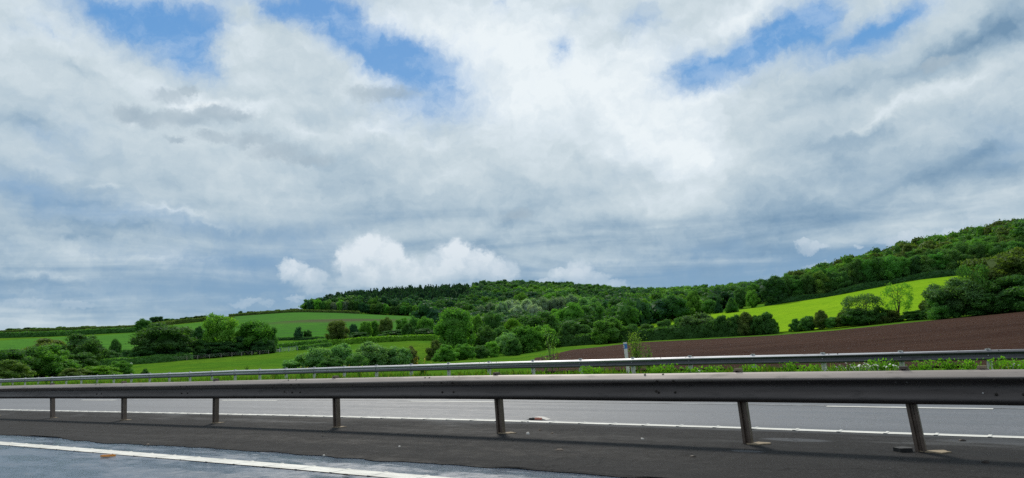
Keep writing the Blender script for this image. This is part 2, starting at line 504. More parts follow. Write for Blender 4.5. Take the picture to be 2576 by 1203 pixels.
# ------------------------------------------------------------------ materials
def new_mat(name):
    m = bpy.data.materials.new(name); m.use_nodes = True
    m.node_tree.nodes.clear()
    return m, NT(m.node_tree)


def finish(nt, shader):
    o = nt.n.new('ShaderNodeOutputMaterial'); nt.l.new(shader, o.inputs[0])


def principled(nt, base, rough=0.8, metal=0.0, spec=0.5, normal=None, coat=None):
    p = nt.n.new('ShaderNodeBsdfPrincipled')
    nt.put(p.inputs['Base Color'], base); nt.put(p.inputs['Roughness'], rough)
    nt.put(p.inputs['Metallic'], metal); nt.put(p.inputs['Specular IOR Level'], spec)
    if normal is not None: nt.l.new(normal, p.inputs['Normal'])
    return p.outputs[0]


def bump(nt, h, strength=0.5, dist=0.02):
    b = nt.n.new('ShaderNodeBump'); b.inputs['Strength'].default_value = strength; b.inputs['Distance'].default_value = dist
    nt.put(b.inputs['Height'], h)
    return b.outputs[0]


def objco(nt):
    return nt.n.new('ShaderNodeTexCoord').outputs['Object']


def grass_mat(name, c1, c2, c3, s1=0.03, s2=0.6, rows=None, patch=None):
    m, t = new_mat(name)
    co = objco(t)
    a = t.noise(co, s1, 5, 0.6)
    b = t.noise(co, s2, 6, 0.7)
    c = t.mix(t.smooth(a, 0.38, 0.62), c1, c2)
    c = t.mix(t.math('MULTIPLY', t.smooth(b, 0.38, 0.68), 0.85), c, c3)
    if rows is not None:       # faint drill lines
        w = t.noise(t.mapping(co, rows[0], (0, 0, rows[1])), 1.0, 4, 0.6)
        c = t.mix(t.math('MULTIPLY', t.smooth(w, 0.46, 0.66), rows[3]), c, rows[2])
    if patch is not None:
        w = t.noise(t.mapping(co, patch[0], (0, 0, patch[1]), patch[4]), 1.0, 5, 0.6)
        gr = t.n.new('ShaderNodeTexGradient'); gr.gradient_type = 'QUADRATIC_SPHERE'
        mp = t.n.new('ShaderNodeMapping'); mp.vector_type = 'TEXTURE'; t.l.new(co, mp.inputs[0])
        mp.inputs['Location'].default_value = patch[5]; mp.inputs['Scale'].default_value = patch[6]; mp.inputs['Rotation'].default_value = (0, 0, 0.12)
        t.l.new(mp.outputs[0], gr.inputs[0])
        c = t.mix(t.math('MULTIPLY', t.smooth(t.math('ADD', t.math('MULTIPLY', w, 0.8), t.math('MULTIPLY', gr.outputs['Fac'], 0.45)), 0.52, 0.72), 0.85), c, patch[2])
    fine = t.noise(co, 9.0, 3, 0.7)
    n = bump(t, t.math('ADD', t.math('MULTIPLY', b, 1.4), fine), 0.8, 0.12)
    finish(t, principled(t, c, 1.0, 0, 0.0, n))
    return m


def foliage_mat(name, vertex=False):
    m, t = new_mat(name)
    g = t.n.new('ShaderNodeNewGeometry')
    rnd = g.outputs['Random Per Island']
    if vertex:
        at = t.n.new('ShaderNodeAttribute'); at.attribute_name = 'tint'; base = at.outputs['Color']
    else:
        base = t.n.new('ShaderNodeObjectInfo').outputs['Color']
    k = t.math('MULTIPLY_ADD', rnd, 0.55 if vertex else 0.9, 1.15)
    c = t.vmath('SCALE', base); t.put(c.node.inputs['Scale'], k)
    co = objco(t)
    cl = t.noise(co, 3.2 if not vertex else 0.09, 3, 0.6)
    c = t.mix(t.math('MULTIPLY', t.smooth(cl, 0.48, 0.68), 0.45), c, t.mix(1.0, c, (1.5, 1.25, 0.7, 1), 'MULTIPLY'))
    p = principled(t, c, 0.7, 0, 0.08)
    tr = t.n.new('ShaderNodeBsdfTranslucent')
    t.l.new(t.mix(1.0, c, (1.5, 1.7, 0.5, 1), 'MULTIPLY'), tr.inputs[0])
    mx = t.n.new('ShaderNodeMixShader'); mx.inputs[0].default_value = 0.36
    t.l.new(p, mx.inputs[1]); t.l.new(tr.outputs[0], mx.inputs[2])
    finish(t, mx.outputs[0])
    return m


def plain_mat(name, c, rough=0.7, metal=0.0, spec=0.4, var=0.25, scale=6.0):
    m, t = new_mat(name)
    co = objco(t)
    n = t.noise(co, scale, 5, 0.65)
    k = t.math('MULTIPLY_ADD', t.math('SUBTRACT', n, 0.5), var * 2, 1.0)
    cc = t.vmath('SCALE', tuple(c[:3])); t.put(cc.node.inputs['Scale'], k)
    finish(t, principled(t, cc, rough, metal, spec, bump(t, n, 0.3, 0.01)))
    return m




def road_pt(px, py):
    """road surface position (along, across) seen at a picture point"""
    v = ray(px, py); k = -H_CAM / v[2]; x, y = v[0] * k, v[1] * k
    return (-(x * DX + y * DY), x * NX + y * NY)


PT = road_pt(2000, 1116); PT2 = road_pt(1880, 1146)
MAT = {}
MAT['leaf'] = foliage_mat('foliage')
MAT['wood_leaf'] = foliage_mat('wood_foliage', True)
MAT['bark'] = plain_mat('bark', (0.085, 0.066, 0.05), 0.9, 0, 0.2, 0.4, 4)
MAT['ground'] = grass_mat('meadow_grass', (0.062, 0.165, 0.016, 1), (0.100, 0.200, 0.016, 1), (0.048, 0.118, 0.014, 1), 0.035, 0.35)
MAT['field_mid'] = grass_mat('young_crop', (0.066, 0.190, 0.030, 1), (0.082, 0.215, 0.032, 1), (0.048, 0.140, 0.028, 1), 0.012, 0.12,
                             rows=((0.004, 0.13, 1), 0.15, (0.045, 0.13, 0.028, 1), 0.5))
MAT['field_far'] = grass_mat('far_pasture', (0.105, 0.178, 0.022, 1), (0.125, 0.20, 0.026, 1), (0.08, 0.14, 0.02, 1), 0.012, 0.12)
MAT['field_big'] = grass_mat('striped_crop', (0.054, 0.178, 0.024, 1), (0.070, 0.196, 0.030, 1), (0.056, 0.138, 0.036, 1), 0.006, 0.10,
                             rows=((0.003, 0.10, 1), 0.12, (0.052, 0.12, 0.036, 1), 0.65),
                             patch=((0.006, 0.06, 1), 0.1, (0.088, 0.085, 0.055, 1), 0.53, (0.3, 0.2, 0), (-108, 470, 40), (130, 75, 200)))
MAT['field_bright'] = grass_mat('bright_pasture', (0.180, 0.350, 0.014, 1), (0.215, 0.375, 0.016, 1), (0.145, 0.290, 0.016, 1), 0.02, 0.25,  # sun patch on this pasture painted in as brighter grass colour
                                rows=((0.02, 0.22, 1), 0.3, (0.10, 0.24, 0.006, 1), 0.35))


def plough_mat():
    m, t = new_mat('ploughed_soil')
    co = objco(t)
    big = t.noise(t.mapping(co, (0.02, 0.08, 1), (0, 0, -0.25)), 1.0, 5, 0.6)
    rows = t.math('ADD', t.math('MULTIPLY', t.noise(t.mapping(co, (0.03, 1.3, 1), (0, 0, -0.25)), 1.0, 4, 0.65), 0.5), t.math('MULTIPLY', t.noise(t.mapping(co, (0.012, 0.30, 1), (0, 0, -0.25)), 1.0, 4, 0.6), 0.5))
    clod = t.noise(co, 2.2, 6, 0.75)
    c = t.mix(t.smooth(big, 0.35, 0.65), (0.040, 0.0175, 0.0110, 1), (0.055, 0.026, 0.0170, 1))
    c = t.mix(t.math('MULTIPLY', t.smooth(rows, 0.44, 0.62), 0.45), c, (0.085, 0.050, 0.036, 1))
    c = t.mix(t.math('MULTIPLY', t.smooth(clod, 0.5, 0.72), 0.55), c, (0.090, 0.062, 0.053, 1))
    h = t.math('ADD', t.math('MULTIPLY', rows, 1.2), clod)
    finish(t, principled(t, c, 1.0, 0, 0.05, bump(t, h, 1.0, 0.35)))
    return m


MAT['plough'] = plough_mat()


def asphalt_mat(name, c_dark, c_light, rough, kind):
    m, t = new_mat(name)
    co = objco(t)                      # x along the road, y across it
    grain = t.noise(co, 55.0, 5, 0.75)
    mid = t.noise(co, 6.0, 6, 0.7)
    long = t.noise(t.mapping(co, (0.12, 1.6, 1)), 1.0, 5, 0.6)
    c = t.mix(t.smooth(grain, 0.35, 0.68), c_dark, c_light)
    c = t.mix(t.math('MULTIPLY', t.smooth(mid, 0.4, 0.75), 0.35), c, c_light)
    c = t.mix(t.math('MULTIPLY', t.smooth(long, 0.45, 0.7), 0.4), c, c_dark)
    r = t.math('MULTIPLY_ADD', t.math('SUBTRACT', mid, 0.5), 0.5, rough)
    y = t.sep(co)[1]
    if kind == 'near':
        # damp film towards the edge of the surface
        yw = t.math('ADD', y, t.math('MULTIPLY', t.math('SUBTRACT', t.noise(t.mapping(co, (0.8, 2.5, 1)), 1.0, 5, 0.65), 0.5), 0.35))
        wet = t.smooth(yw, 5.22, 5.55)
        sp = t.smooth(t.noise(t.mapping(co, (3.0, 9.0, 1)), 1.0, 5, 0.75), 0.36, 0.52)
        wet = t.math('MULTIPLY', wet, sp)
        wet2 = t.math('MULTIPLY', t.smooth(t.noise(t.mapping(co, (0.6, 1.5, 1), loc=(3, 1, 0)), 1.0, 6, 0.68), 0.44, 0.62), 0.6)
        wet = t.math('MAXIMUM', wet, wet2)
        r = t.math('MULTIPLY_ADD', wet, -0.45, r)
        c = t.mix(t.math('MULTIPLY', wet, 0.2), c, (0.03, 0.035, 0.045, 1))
    if kind == 'far':
        wt = t.smooth(t.noise(t.mapping(co, (0.02, 1.1, 1), loc=(2, 4, 0)), 1.0, 5, 0.6), 0.40, 0.62)
        c = t.mix(t.math('MULTIPLY', wt, 0.45), c, (0.085, 0.092, 0.105, 1))
        r = t.math('MULTIPLY_ADD', wt, -0.16, r)
    if kind == 'reserve':
        grit = t.smooth(t.noise(co, 16.0, 3, 0.8), 0.66, 0.72)
        c = t.mix(t.math('MULTIPLY', grit, 0.5), c, (0.12, 0.115, 0.105, 1))
        damp = t.smooth(t.noise(t.mapping(co, (0.25, 1.1, 1), loc=(5, 2, 0)), 1.0, 6, 0.62), 0.42, 0.60)
        c = t.mix(t.math('MULTIPLY', damp, 0.55), c, (0.006, 0.0065, 0.008, 1))
        r = t.math('MULTIPLY_ADD', damp, -0.15, r)
        for loc_, sc_, k_ in PATCHES:
            g_ = t.n.new('ShaderNodeTexGradient'); g_.gradient_type = 'SPHERICAL'
            m_ = t.n.new('ShaderNodeMapping'); m_.vector_type = 'TEXTURE'; t.l.new(co, m_.inputs[0])
            m_.inputs['Location'].default_value = loc_; m_.inputs['Scale'].default_value = sc_
            t.l.new(m_.outputs[0], g_.inputs[0])
            f_ = t.smooth(t.math('MULTIPLY_ADD', t.math('SUBTRACT', mid, 0.5), 0.7, g_.outputs['Fac']), 0.15, 0.45)
            c = t.mix(t.math('MULTIPLY', f_, k_), c, (0.11, 0.12, 0.135, 1))
            r = t.math('MULTIPLY_ADD', f_, -0.25 * k_, r)
        # dry light patches near the far line, hairline cracks, dirt along the posts
        p = t.math('MULTIPLY', t.smooth(t.noise(t.mapping(co, (0.35, 1.3, 1), loc=(1.2, 0.3, 0)), 1.0, 5, 0.6), 0.5, 0.68), t.smooth(y, 7.6, 8.8))
        c = t.mix(t.math('MULTIPLY', p, 0.5), c, (0.13, 0.135, 0.14, 1))
        c = t.mix(t.math('MULTIPLY', t.smooth(y, 9.05, 9.3), 0.5), c, (0.10, 0.11, 0.12, 1))
        v = t.n.new('ShaderNodeTexVoronoi'); v.feature = 'DISTANCE_TO_EDGE'
        t.put(v.inputs['Vector'], t.vmath('MULTIPLY_ADD', t.noise(co, 2.0, 4, 0.6, color=True), (0.9, 0.9, 0), co)); v.inputs['Scale'].default_value = 0.55
        cr = t.math('MULTIPLY', t.math('LESS_THAN', v.outputs['Distance'], 0.006), 0.4)
        c = t.mix(cr, c, (0.008, 0.008, 0.009, 1))
    r = t.math('MAXIMUM', t.math('MINIMUM', r, 0.95), 0.08)
    nb = bump(t, t.math('ADD', grain, t.math('MULTIPLY', mid, 0.5)), {'near': 0.30, 'reserve': 0.35, 'far': 0.5}[kind], 0.006)
    finish(t, principled(t, c, r, 0, {'near': 0.6, 'reserve': 0.07, 'far': 0.18}[kind], nb))
    return m


PATCHES = [((PT[0], PT[1], 0), (0.50, 0.20, 5), 0.45), ((PT2[0], PT2[1], 0), (0.22, 0.10, 5), 0.45), ((0.6, 8.95, 0), (2.2, 0.35, 5), 0.35)]
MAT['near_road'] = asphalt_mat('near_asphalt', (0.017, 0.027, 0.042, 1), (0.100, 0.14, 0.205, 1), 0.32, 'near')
MAT['reserve'] = asphalt_mat('reserve_asphalt', (0.016, 0.016, 0.017, 1), (0.042, 0.042, 0.043, 1), 0.92, 'reserve')
MAT['far_road'] = asphalt_mat('far_asphalt', (0.078, 0.085, 0.098, 1), (0.185, 0.198, 0.222, 1), 0.66, 'far')


def line_mat():
    m, t = new_mat('road_paint')
    co = objco(t)
    n = t.noise(t.mapping(co, (1.5, 6, 1)), 1.0, 6, 0.7)
    f = t.noise(co, 30, 4, 0.7)
    c = t.mix(t.smooth(n, 0.35, 0.7), (0.52, 0.52, 0.49, 1), (0.72, 0.72, 0.68, 1))
    c = t.mix(t.math('MULTIPLY', t.smooth(f, 0.56, 0.72), 0.45), c, (0.22, 0.22, 0.21, 1))
    finish(t, principled(t, c, 0.7, 0, 0.15, bump(t, f, 0.3, 0.004)))
    return m


def faded_mat():
    m, t = new_mat('worn_road_paint')
    co = objco(t)
    n = t.noise(t.mapping(co, (2.5, 12, 1)), 1.0, 6, 0.75)
    c = t.mix(t.smooth(n, 0.45, 0.62), (0.13, 0.135, 0.142, 1), (0.36, 0.39, 0.41, 1))
    finish(t, principled(t, c, 0.7, 0, 0.4))
    return m


def beam_mat(name, base, dark, metal, rough, shade_grime):
    m, t = new_mat(name)
    co = objco(t)
    s = t.noise(t.mapping(co, (0.45, 6, 9)), 1.0, 6, 0.65)
    f = t.noise(t.mapping(co, (3, 10, 14)), 1.0, 5, 0.7)
    c = t.mix(t.smooth(s, 0.35, 0.7), base, dark)
    c = t.mix(t.math('MULTIPLY', t.smooth(f, 0.52, 0.72), 0.7), c, (0.10, 0.09, 0.085, 1))
    # shade painted on the face, with road spray; top flange left light
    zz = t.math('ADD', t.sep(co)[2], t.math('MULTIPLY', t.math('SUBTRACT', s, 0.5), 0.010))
    g = t.smooth(zz, 0.690, 0.712, 1.0, 0.0) if shade_grime[1] is None else t.smooth(zz, shade_grime[1], shade_grime[1] + 0.03, 1.0, 0.0)
    c = t.mix(g, c, t.mix(1.0, c, (shade_grime[0], shade_grime[0], shade_grime[0] * 1.06, 1), 'MULTIPLY'))
    r = t.math('MULTIPLY_ADD', t.math('SUBTRACT', s, 0.5), 0.35, rough)
    finish(t, principled(t, c, r, metal, 0.4, bump(t, f, 0.15, 0.004)))
    return m


MAT['paint'] = line_mat()
MAT['worn'] = faded_mat()
MAT['beam'] = beam_mat('galvanised_beam', (0.31, 0.272, 0.255, 1), (0.22, 0.192, 0.178, 1), 0.1, 0.6, (0.28, None))
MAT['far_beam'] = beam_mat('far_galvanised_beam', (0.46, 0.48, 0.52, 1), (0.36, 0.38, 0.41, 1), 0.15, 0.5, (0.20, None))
MAT['post'] = plain_mat('rusty_post_steel', (0.15, 0.115, 0.095), 0.42, 0.5, 0.4, 0.5, 9)
MAT['far_post'] = plain_mat('galvanised_post', (0.62, 0.61, 0.60), 0.6, 0.3, 0.4, 0.2, 6)
MAT['bolt'] = plain_mat('dirty_bolt', (0.03, 0.025, 0.022), 0.6, 0.5, 0.4, 0.3, 30)
MAT['bright_bolt'] = plain_mat('bright_bolt_head', (0.5, 0.5, 0.5), 0.35, 0.9, 0.4, 0.2, 30)
MAT['concrete'] = plain_mat('footing_mortar', (0.27, 0.22, 0.155), 0.9, 0, 0.2, 0.35, 9)
MAT['dark_rubber'] = plain_mat('black_scrap', (0.012, 0.012, 0.013), 0.7, 0, 0.4, 0.3, 9)
MAT['white'] = plain_mat('white_plastic', (0.72, 0.70, 0.68), 0.5, 0, 0.5, 0.08, 9)
MAT['blue'] = plain_mat('blue_band', (0.05, 0.20, 0.52), 0.45, 0, 0.5, 0.1, 9)
MAT['orange'] = plain_mat('orange_plastic', (0.75, 0.28, 0.02), 0.5, 0, 0.5, 0.15, 20)
MAT['pink'] = plain_mat('salmon_lens', (0.75, 0.30, 0.22), 0.4, 0, 0.5, 0.15, 20)
MAT['stone_w'] = plain_mat('pale_stone', (0.55, 0.53, 0.5), 0.8, 0, 0.3, 0.2, 30)
MAT['stone_b'] = plain_mat('brown_stone', (0.20, 0.16, 0.13), 0.8, 0, 0.3, 0.3, 30)
MAT['gate'] = plain_mat('galvanised_gate', (0.36, 0.44, 0.46), 0.6, 0.2, 0.4, 0.15, 6)
MAT['timber'] = plain_mat('weathered_timber', (0.30, 0.27, 0.23), 0.85, 0, 0.3, 0.25, 6)
MAT['petal'] = plain_mat('white_petals', (0.80, 0.80, 0.76), 0.7, 0, 0.2, 0.05, 30)
MAT['yellow'] = plain_mat('yellow_petals', (0.75, 0.60, 0.04), 0.7, 0, 0.2, 0.05, 30)


# ------------------------------------------------------------------ ground
def build_ground():
    az = np.radians(np.concatenate([np.arange(-180, -58, 4.0), np.arange(-58, -44, 0.8), np.arange(-44, 44, 0.2), np.arange(44, 58, 0.8), np.arange(58, 180, 4.0)]))
    r = np.concatenate([[0.5, 4, 10, 18], np.exp(np.linspace(math.log(24), math.log(6400), 300))])
    A, R = np.meshgrid(az, r)
    X = R * np.sin(A); Y = R * np.cos(A)
    D = X * NX + Y * NY
    Z = terrain(X, Y) - np.where(D < 24.9, 0.10, 0.0)
    V = np.stack([X, Y, Z], -1).reshape(-1, 3)
    n = len(az); m = len(r)
    i = np.arange(m - 1)[:, None] * n; j = np.arange(n)[None, :]; j2 = (j + 1) % n
    F = np.stack([i + j, i + j2, i + n + j2, i + n + j], -1).reshape(-1, 4)[:, ::-1]
    o = np_mesh('ground', V, [F], MAT['ground'], True)
    tag(o, 'green rolling grass land behind the road', kind='structure')


build_ground()


def poly(p, x):
    return float(np.interp(x, [a for a, _ in p], [b for _, b in p]))


def field(name, mat, lo, hi, label, rmin=60, lo_D=None, off=None, n=160, rows=26, rhi=None):
    x0 = max(lo[0][0], hi[0][0]); x1 = min(lo[-1][0], hi[-1][0])
    V = []
    for k in range(n + 1):
        px = x0 + (x1 - x0) * k / n
        yl, yh = poly(lo, px), poly(hi, px)
        al, _ = azel(px, yl); ah, _ = azel(px, yh)
        if lo_D is not None:
            rl = lo_D / (math.sin(al) * NX + math.cos(al) * NY)
        else:
            rl = hit(px, yl, rmin)
        rh = hit(px, yh, rmin)
        if rh is None: rh = rhi or 760.0
        if rl is None or rl > rh: rl = rh * 0.995
        for q in range(rows + 1):
            t = q / rows
            r = math.exp(math.log(rl) * (1 - t) + math.log(rh) * t); a = al * (1 - t) + ah * t
            V.append((r * math.sin(a), r * math.cos(a), r))
    V = np.array(V)
    R = V[:, 2].copy()
    V[:, 2] = terrain(V[:, 0], V[:, 1]) + 0.06 + R * 0.0007
    m = rows + 1
    i = np.arange(n)[:, None] * m; j = np.arange(rows)[None, :]
    F = np.stack([i + j, i + m + j, i + m + j + 1, i + j + 1], -1).reshape(-1, 4)
    return tag(np_mesh(name, V, [F], mat, True), label, kind='structure')


field('ploughed_field', MAT['plough'], [(1345, 930), (2900, 900)],
      [(1345, 903), (1380, 896), (1440, 882), (1500, 876), (1600, 864), (1750, 857), (1950, 846), (2100, 834), (2300, 813), (2450, 799), (2576, 787), (2900, 758)],
      'dark brown ploughed field on the right behind the far barrier', lo_D=31.5, rows=60, n=260)
field('bright_field', MAT['field_bright'], [(1560, 845), (1780, 815), (1950, 838), (2100, 828), (2300, 806), (2450, 790), (2760, 768)],
      [(1560, 811), (1650, 808), (1700, 805), (1780, 793), (1850, 783), (1900, 776), (2000, 761), (2100, 745), (2200, 723), (2300, 706), (2440, 691), (2576, 682), (2760, 655)],
      'bright yellow green pasture below the right hand wood', rmin=150)
field('left_field', MAT['field_mid'], [(-200, 890), (0, 885), (180, 887), (300, 893), (520, 882)],
      [(-200, 872), (0, 859), (100, 852), (250, 846), (345, 839), (480, 838), (520, 836)], 'green crop field on the left below the long hedge', rmin=150)
field('upper_field', MAT['field_far'], [(215, 833), (345, 828), (440, 814), (520, 807), (590, 799)],
      [(215, 827), (250, 823), (345, 814), (440, 806), (520, 799), (590, 795)], 'yellowish pasture on the left skyline', rmin=350, rhi=820)
field('upper_crop_field', MAT['field_mid'], [(400, 842), (590, 842)], [(400, 824), (440, 820), (520, 811), (590, 801)], 'green field between the upper hedges left of centre', rmin=260)
field('striped_field', MAT['field_big'], [(590, 858), (700, 854), (830, 852), (950, 842), (1130, 830)],
      [(590, 797), (650, 792), (740, 787), (850, 789), (1000, 796), (1130, 801)], 'large green crop field with brownish streaks below the hill wood', rmin=240, rows=40)

# ------------------------------------------------------------------ road surfaces (mesh x runs along the road, y across it)
def z_loc(t, D):
    t = np.asarray(t, float); D = np.asarray(D, float)
    x = D * NX - t * DX; y = D * NY - t * DY
    return z_corr(x, y)


def road_z(D):      # slight dip of the far verge
    return np.interp(D, [-50, 24, 27, 34], [0, 0, -0.077, -0.05])


TS = np.concatenate([np.arange(-500, -40, 10.0), np.arange(-40, -10, 1.0), np.arange(-10, 14, 0.4), np.arange(14, 60, 2.0), np.arange(60, 320, 10.0)])
TS = np.unique(np.round(np.concatenate([-TS[::-1], TS]), 3))
TS = TS[(TS > -420) & (TS < 200)]


def strip(name, mat, D0, D1, dz, label=None, cuts=2, ts=None, wob=None, thick=0.0):
    ts = TS if ts is None else ts
    Ds = np.linspace(D0, D1, cuts + 1)
    T, DD = np.meshgrid(ts, Ds, indexing='ij')
    DD = DD.copy()
    if wob is not None:
        DD[:, -1] += wob(ts)
    Z = z_loc(T, DD) + road_z(DD) + dz
    V = np.stack([T, DD, Z], -1).reshape(-1, 3)
    n, m = len(ts), cuts + 1
    i = np.arange(n - 1)[:, None] * m; j = np.arange(m - 1)[None, :]
    F = np.stack([i + j, i + m + j, i + m + j + 1, i + j + 1], -1).reshape(-1, 4)
    o = np_mesh(name, V, [F], mat, True)
    o.rotation_euler = (0, 0, ROAD_RZ)
    if label: tag(o, label, kind='structure')
    return o


D_NEAR, D_GUT, D_BAR, D_EDGE, D_DASH, D_FAR = 4.898, 5.68, 7.947, 9.495, 13.142, 26.99
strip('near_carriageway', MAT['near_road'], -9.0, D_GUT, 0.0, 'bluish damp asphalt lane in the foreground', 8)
TSF = np.arange(-70, 20, 0.12)
strip('central_reserve', MAT['reserve'], D_GUT - 0.03, 9.28, 0.012, 'dark smooth asphalt strip under the central barrier', 6,
      ts=np.unique(np.concatenate([TS[TS < -70], TSF, TS[TS > 20]])), wob=None)
strip('far_carriageway', MAT['far_road'], 9.28, 24.75, 0.0, 'light grey asphalt lanes between the two barriers', 8)


def ragged_edge():
    """worn lip of the reserve surfacing over the near lane"""
    rnd = np.random.default_rng(3)
    ts = TSF
    w = np.convolve(rnd.normal(0, 0.10, len(ts) + 14), np.ones(15) / 15 * 1.9, mode='valid') + np.convolve(rnd.normal(0, 0.035, len(ts) + 2), np.ones(3) / 3, mode='valid')
    D0 = D_GUT - 0.03 - np.clip(w + 0.05, 0.0, 0.3)
    V = []
    for k, t in enumerate(ts):
        V.append((t, D0[k], float(z_loc(t, D0[k])) + 0.006)); V.append((t, D_GUT - 0.028, float(z_loc(t, D_GUT)) + 0.016))
    n = len(ts); i = np.arange(n - 1) * 2
    F = np.stack([i, i + 2, i + 3, i + 1], -1)
    o = np_mesh('reserve_edge', np.array(V), [F], MAT['reserve'], True)
    o.rotation_euler = (0, 0, ROAD_RZ)
    tag(o, 'ragged worn edge of the dark asphalt strip', kind='structure')


ragged_edge()


def ribbed_line(name, D0, D1, z, rib, step, label, t0, t1, rnd_off=0.0):
    """painted line with raised cross ribs"""
    rnd = random.Random(5)
    V = []; F = []
    ts = np.arange(t0, t1, 0.25)
    for t in ts:
        for D in (D0, D1):
            V.append((t, D + rnd.uniform(-.004, .004), float(z_loc(t, D)) + float(road_z(D)) + z))
    for k in range(len(ts) - 1):
        F.append((2 * k, 2 * k + 2, 2 * k + 3, 2 * k + 1))
    if rib:
        t = t0
        while t < t1:
            zz = float(z_loc(t, D0)) + z; b = len(V); w = 0.022; h = rib
            for (a, c, zq) in ((-w, 0, 0.001), (w, 0, 0.001), (-w * .6, 0, h), (w * .6, 0, h)):
                V.append((t + a, D0 - 0.004, zz + zq)); V.append((t + a, D1 + 0.012, zz + zq))
            F += [(b, b + 4, b + 5, b + 1), (b + 4, b + 6, b + 7, b + 5), (b + 6, b + 2, b + 3, b + 7), (b, b + 2, b + 6, b + 4), (b + 1, b + 5, b + 7, b + 3)]
            t += step
    me = bpy.data.meshes.new(name); me.from_pydata(V, [], F); me.materials.append(MAT['paint'])
    o = link(bpy.data.objects.new(name, me)); o.rotation_euler = (0, 0, ROAD_RZ)
    return tag(o, label, kind='structure')


ribbed_line('near_edge_line', D_NEAR - 0.11, D_NEAR + 0.11, 0.006, 0.0055, 0.5, 'white ribbed edge line in the foreground lane', -60, 8)
ribbed_line('far_edge_line', D_EDGE - 0.09, D_EDGE + 0.09, 0.006, 0.007, 0.5, 'white ribbed edge line just beyond the central barrier', -110, 12)


def t_on(D, px, z=0.3):
    """position along the road where the line at distance D crosses picture column px"""
    ts = np.linspace(-200, 14, 8000)
    x = D * NX - ts * DX; y = D * NY - ts * DY
    ok = y > 0.5
    P = np.stack([x[ok], y[ok], np.full(ok.sum(), -H_CAM + z)], -1)
    d = P @ FW; u = P @ R2
    X = CX + F_PX * u / d
    o = np.argsort(X)
    return float(np.interp(px, X[o], ts[ok][o]))


def lane_dashes():
    F = []; V = []
    # dashes measured in the photograph
    spans = [(-60, -10), (205, 292), (557, 698), (1030, 1243), (2075, 2492)]
    for a, b in spans:
        ta, tb = t_on(D_DASH, a), t_on(D_DASH, b)
        n = max(2, int((tb - ta) / 0.6)); base = len(V)
        for k in range(n + 1):
            t = ta + (tb - ta) * k / n
            for D in (D_DASH - 0.075, D_DASH + 0.075):
                V.append((t, D, float(z_loc(t, D)) + 0.006))
        F += [(base + 2 * k, base + 2 * k + 2, base + 2 * k + 3, base + 2 * k + 1) for k in range(n)]
    me = bpy.data.meshes.new('lane_line'); me.from_pydata(V, [], F); me.materials.append(MAT['paint'])
    o = link(bpy.data.objects.new('lane_line', me)); o.rotation_euler = (0, 0, ROAD_RZ)
    tag(o, 'broken white lane line on the far carriageway', kind='structure')
    strip('worn_lane_line', MAT['worn'], D_DASH + 0.10, D_DASH + 0.21, 0.005, 'pale worn trace beside the broken lane line', 1,
          ts=np.arange(-120, 14, 0.5))


lane_dashes()
strip('outer_edge_line', MAT['paint'], 20.5, 20.7, 0.006, 'white edge line before the far hard shoulder', 1, ts=np.arange(-160, 14, 1.0))

# W shaped rail section: (towards the viewer, height)
PROFILE = [(-0.022, 0.748), (-0.010, 0.760), (0.004, 0.758), (0.030, 0.740), (0.056, 0.722), (0.080, 0.704), (0.086, 0.698), (0.086, 0.688),
           (0.076, 0.676), (0.052, 0.660), (0.028, 0.642), (0.016, 0.626), (0.012, 0.608), (0.018, 0.590), (0.032, 0.570),
           (0.050, 0.549), (0.066, 0.530), (0.077, 0.513), (0.081, 0.498), (0.076, 0.482), (0.052, 0.464), (0.020, 0.452), (-0.006, 0.448)]


def rail(D, t0, t1, name, mat, parent, step, panel, dz, jig=0.0, sx=1.0):
    rnd = random.Random(8)
    ts = list(np.arange(t0, t1, step))
    V = []; F = []
    prof = PROFILE + [(a - 0.004, b) for a, b in reversed(PROFILE)]
    m = len(prof)
    amp = [rnd.uniform(-jig, jig) for _ in range(200)]
    for t in ts:
        u = (t - t0) / panel; k = int(u); fr = u - k
        lap = 0.008 if fr < 0.10 else 0.0            # each length laps over the next
        wob = amp[k % 200] * (1 - fr) + amp[(k + 1) % 200] * fr
        zz = float(z_loc(t, D)) + float(road_z(D)) + dz + wob
        for a, b in prof:
            V.append((t, D - 0.06 - a * sx - lap + wob * 0.6, b + zz))
    for i in range(len(ts) - 1):
        for j in range(m):
            F.append((i * m + j, i * m + (j + 1) % m, (i + 1) * m + (j + 1) % m, (i + 1) * m + j))
    me = bpy.data.meshes.new(name); me.from_pydata(V, [], F); me.materials.append(mat)
    me.polygons.foreach_set('use_smooth', [not (4 <= j <= 6 or j >= len(PROFILE) - 1) for _ in range(len(ts) - 1) for j in range(m)])
    o = link(bpy.data.objects.new(name, me), parent)
    return o


def sigma(cx, cy, w=0.09, d=0.075):
    """open post section with a groove facing the viewer"""
    return [(cx - w / 2, cy + d / 2), (cx - w / 2, cy - d / 2), (cx - w / 5, cy - d / 2), (cx - w / 9, cy - d / 2 + 0.028),
            (cx + w / 9, cy - d / 2 + 0.028), (cx + w / 5, cy - d / 2), (cx + w / 2, cy - d / 2), (cx + w / 2, cy + d / 2),
            (cx + w / 2 - 0.012, cy + d / 2), (cx + w / 2 - 0.012, cy - d / 2 + 0.045), (cx - w / 2 + 0.012, cy - d / 2 + 0.045), (cx - w / 2 + 0.012, cy + d / 2)]


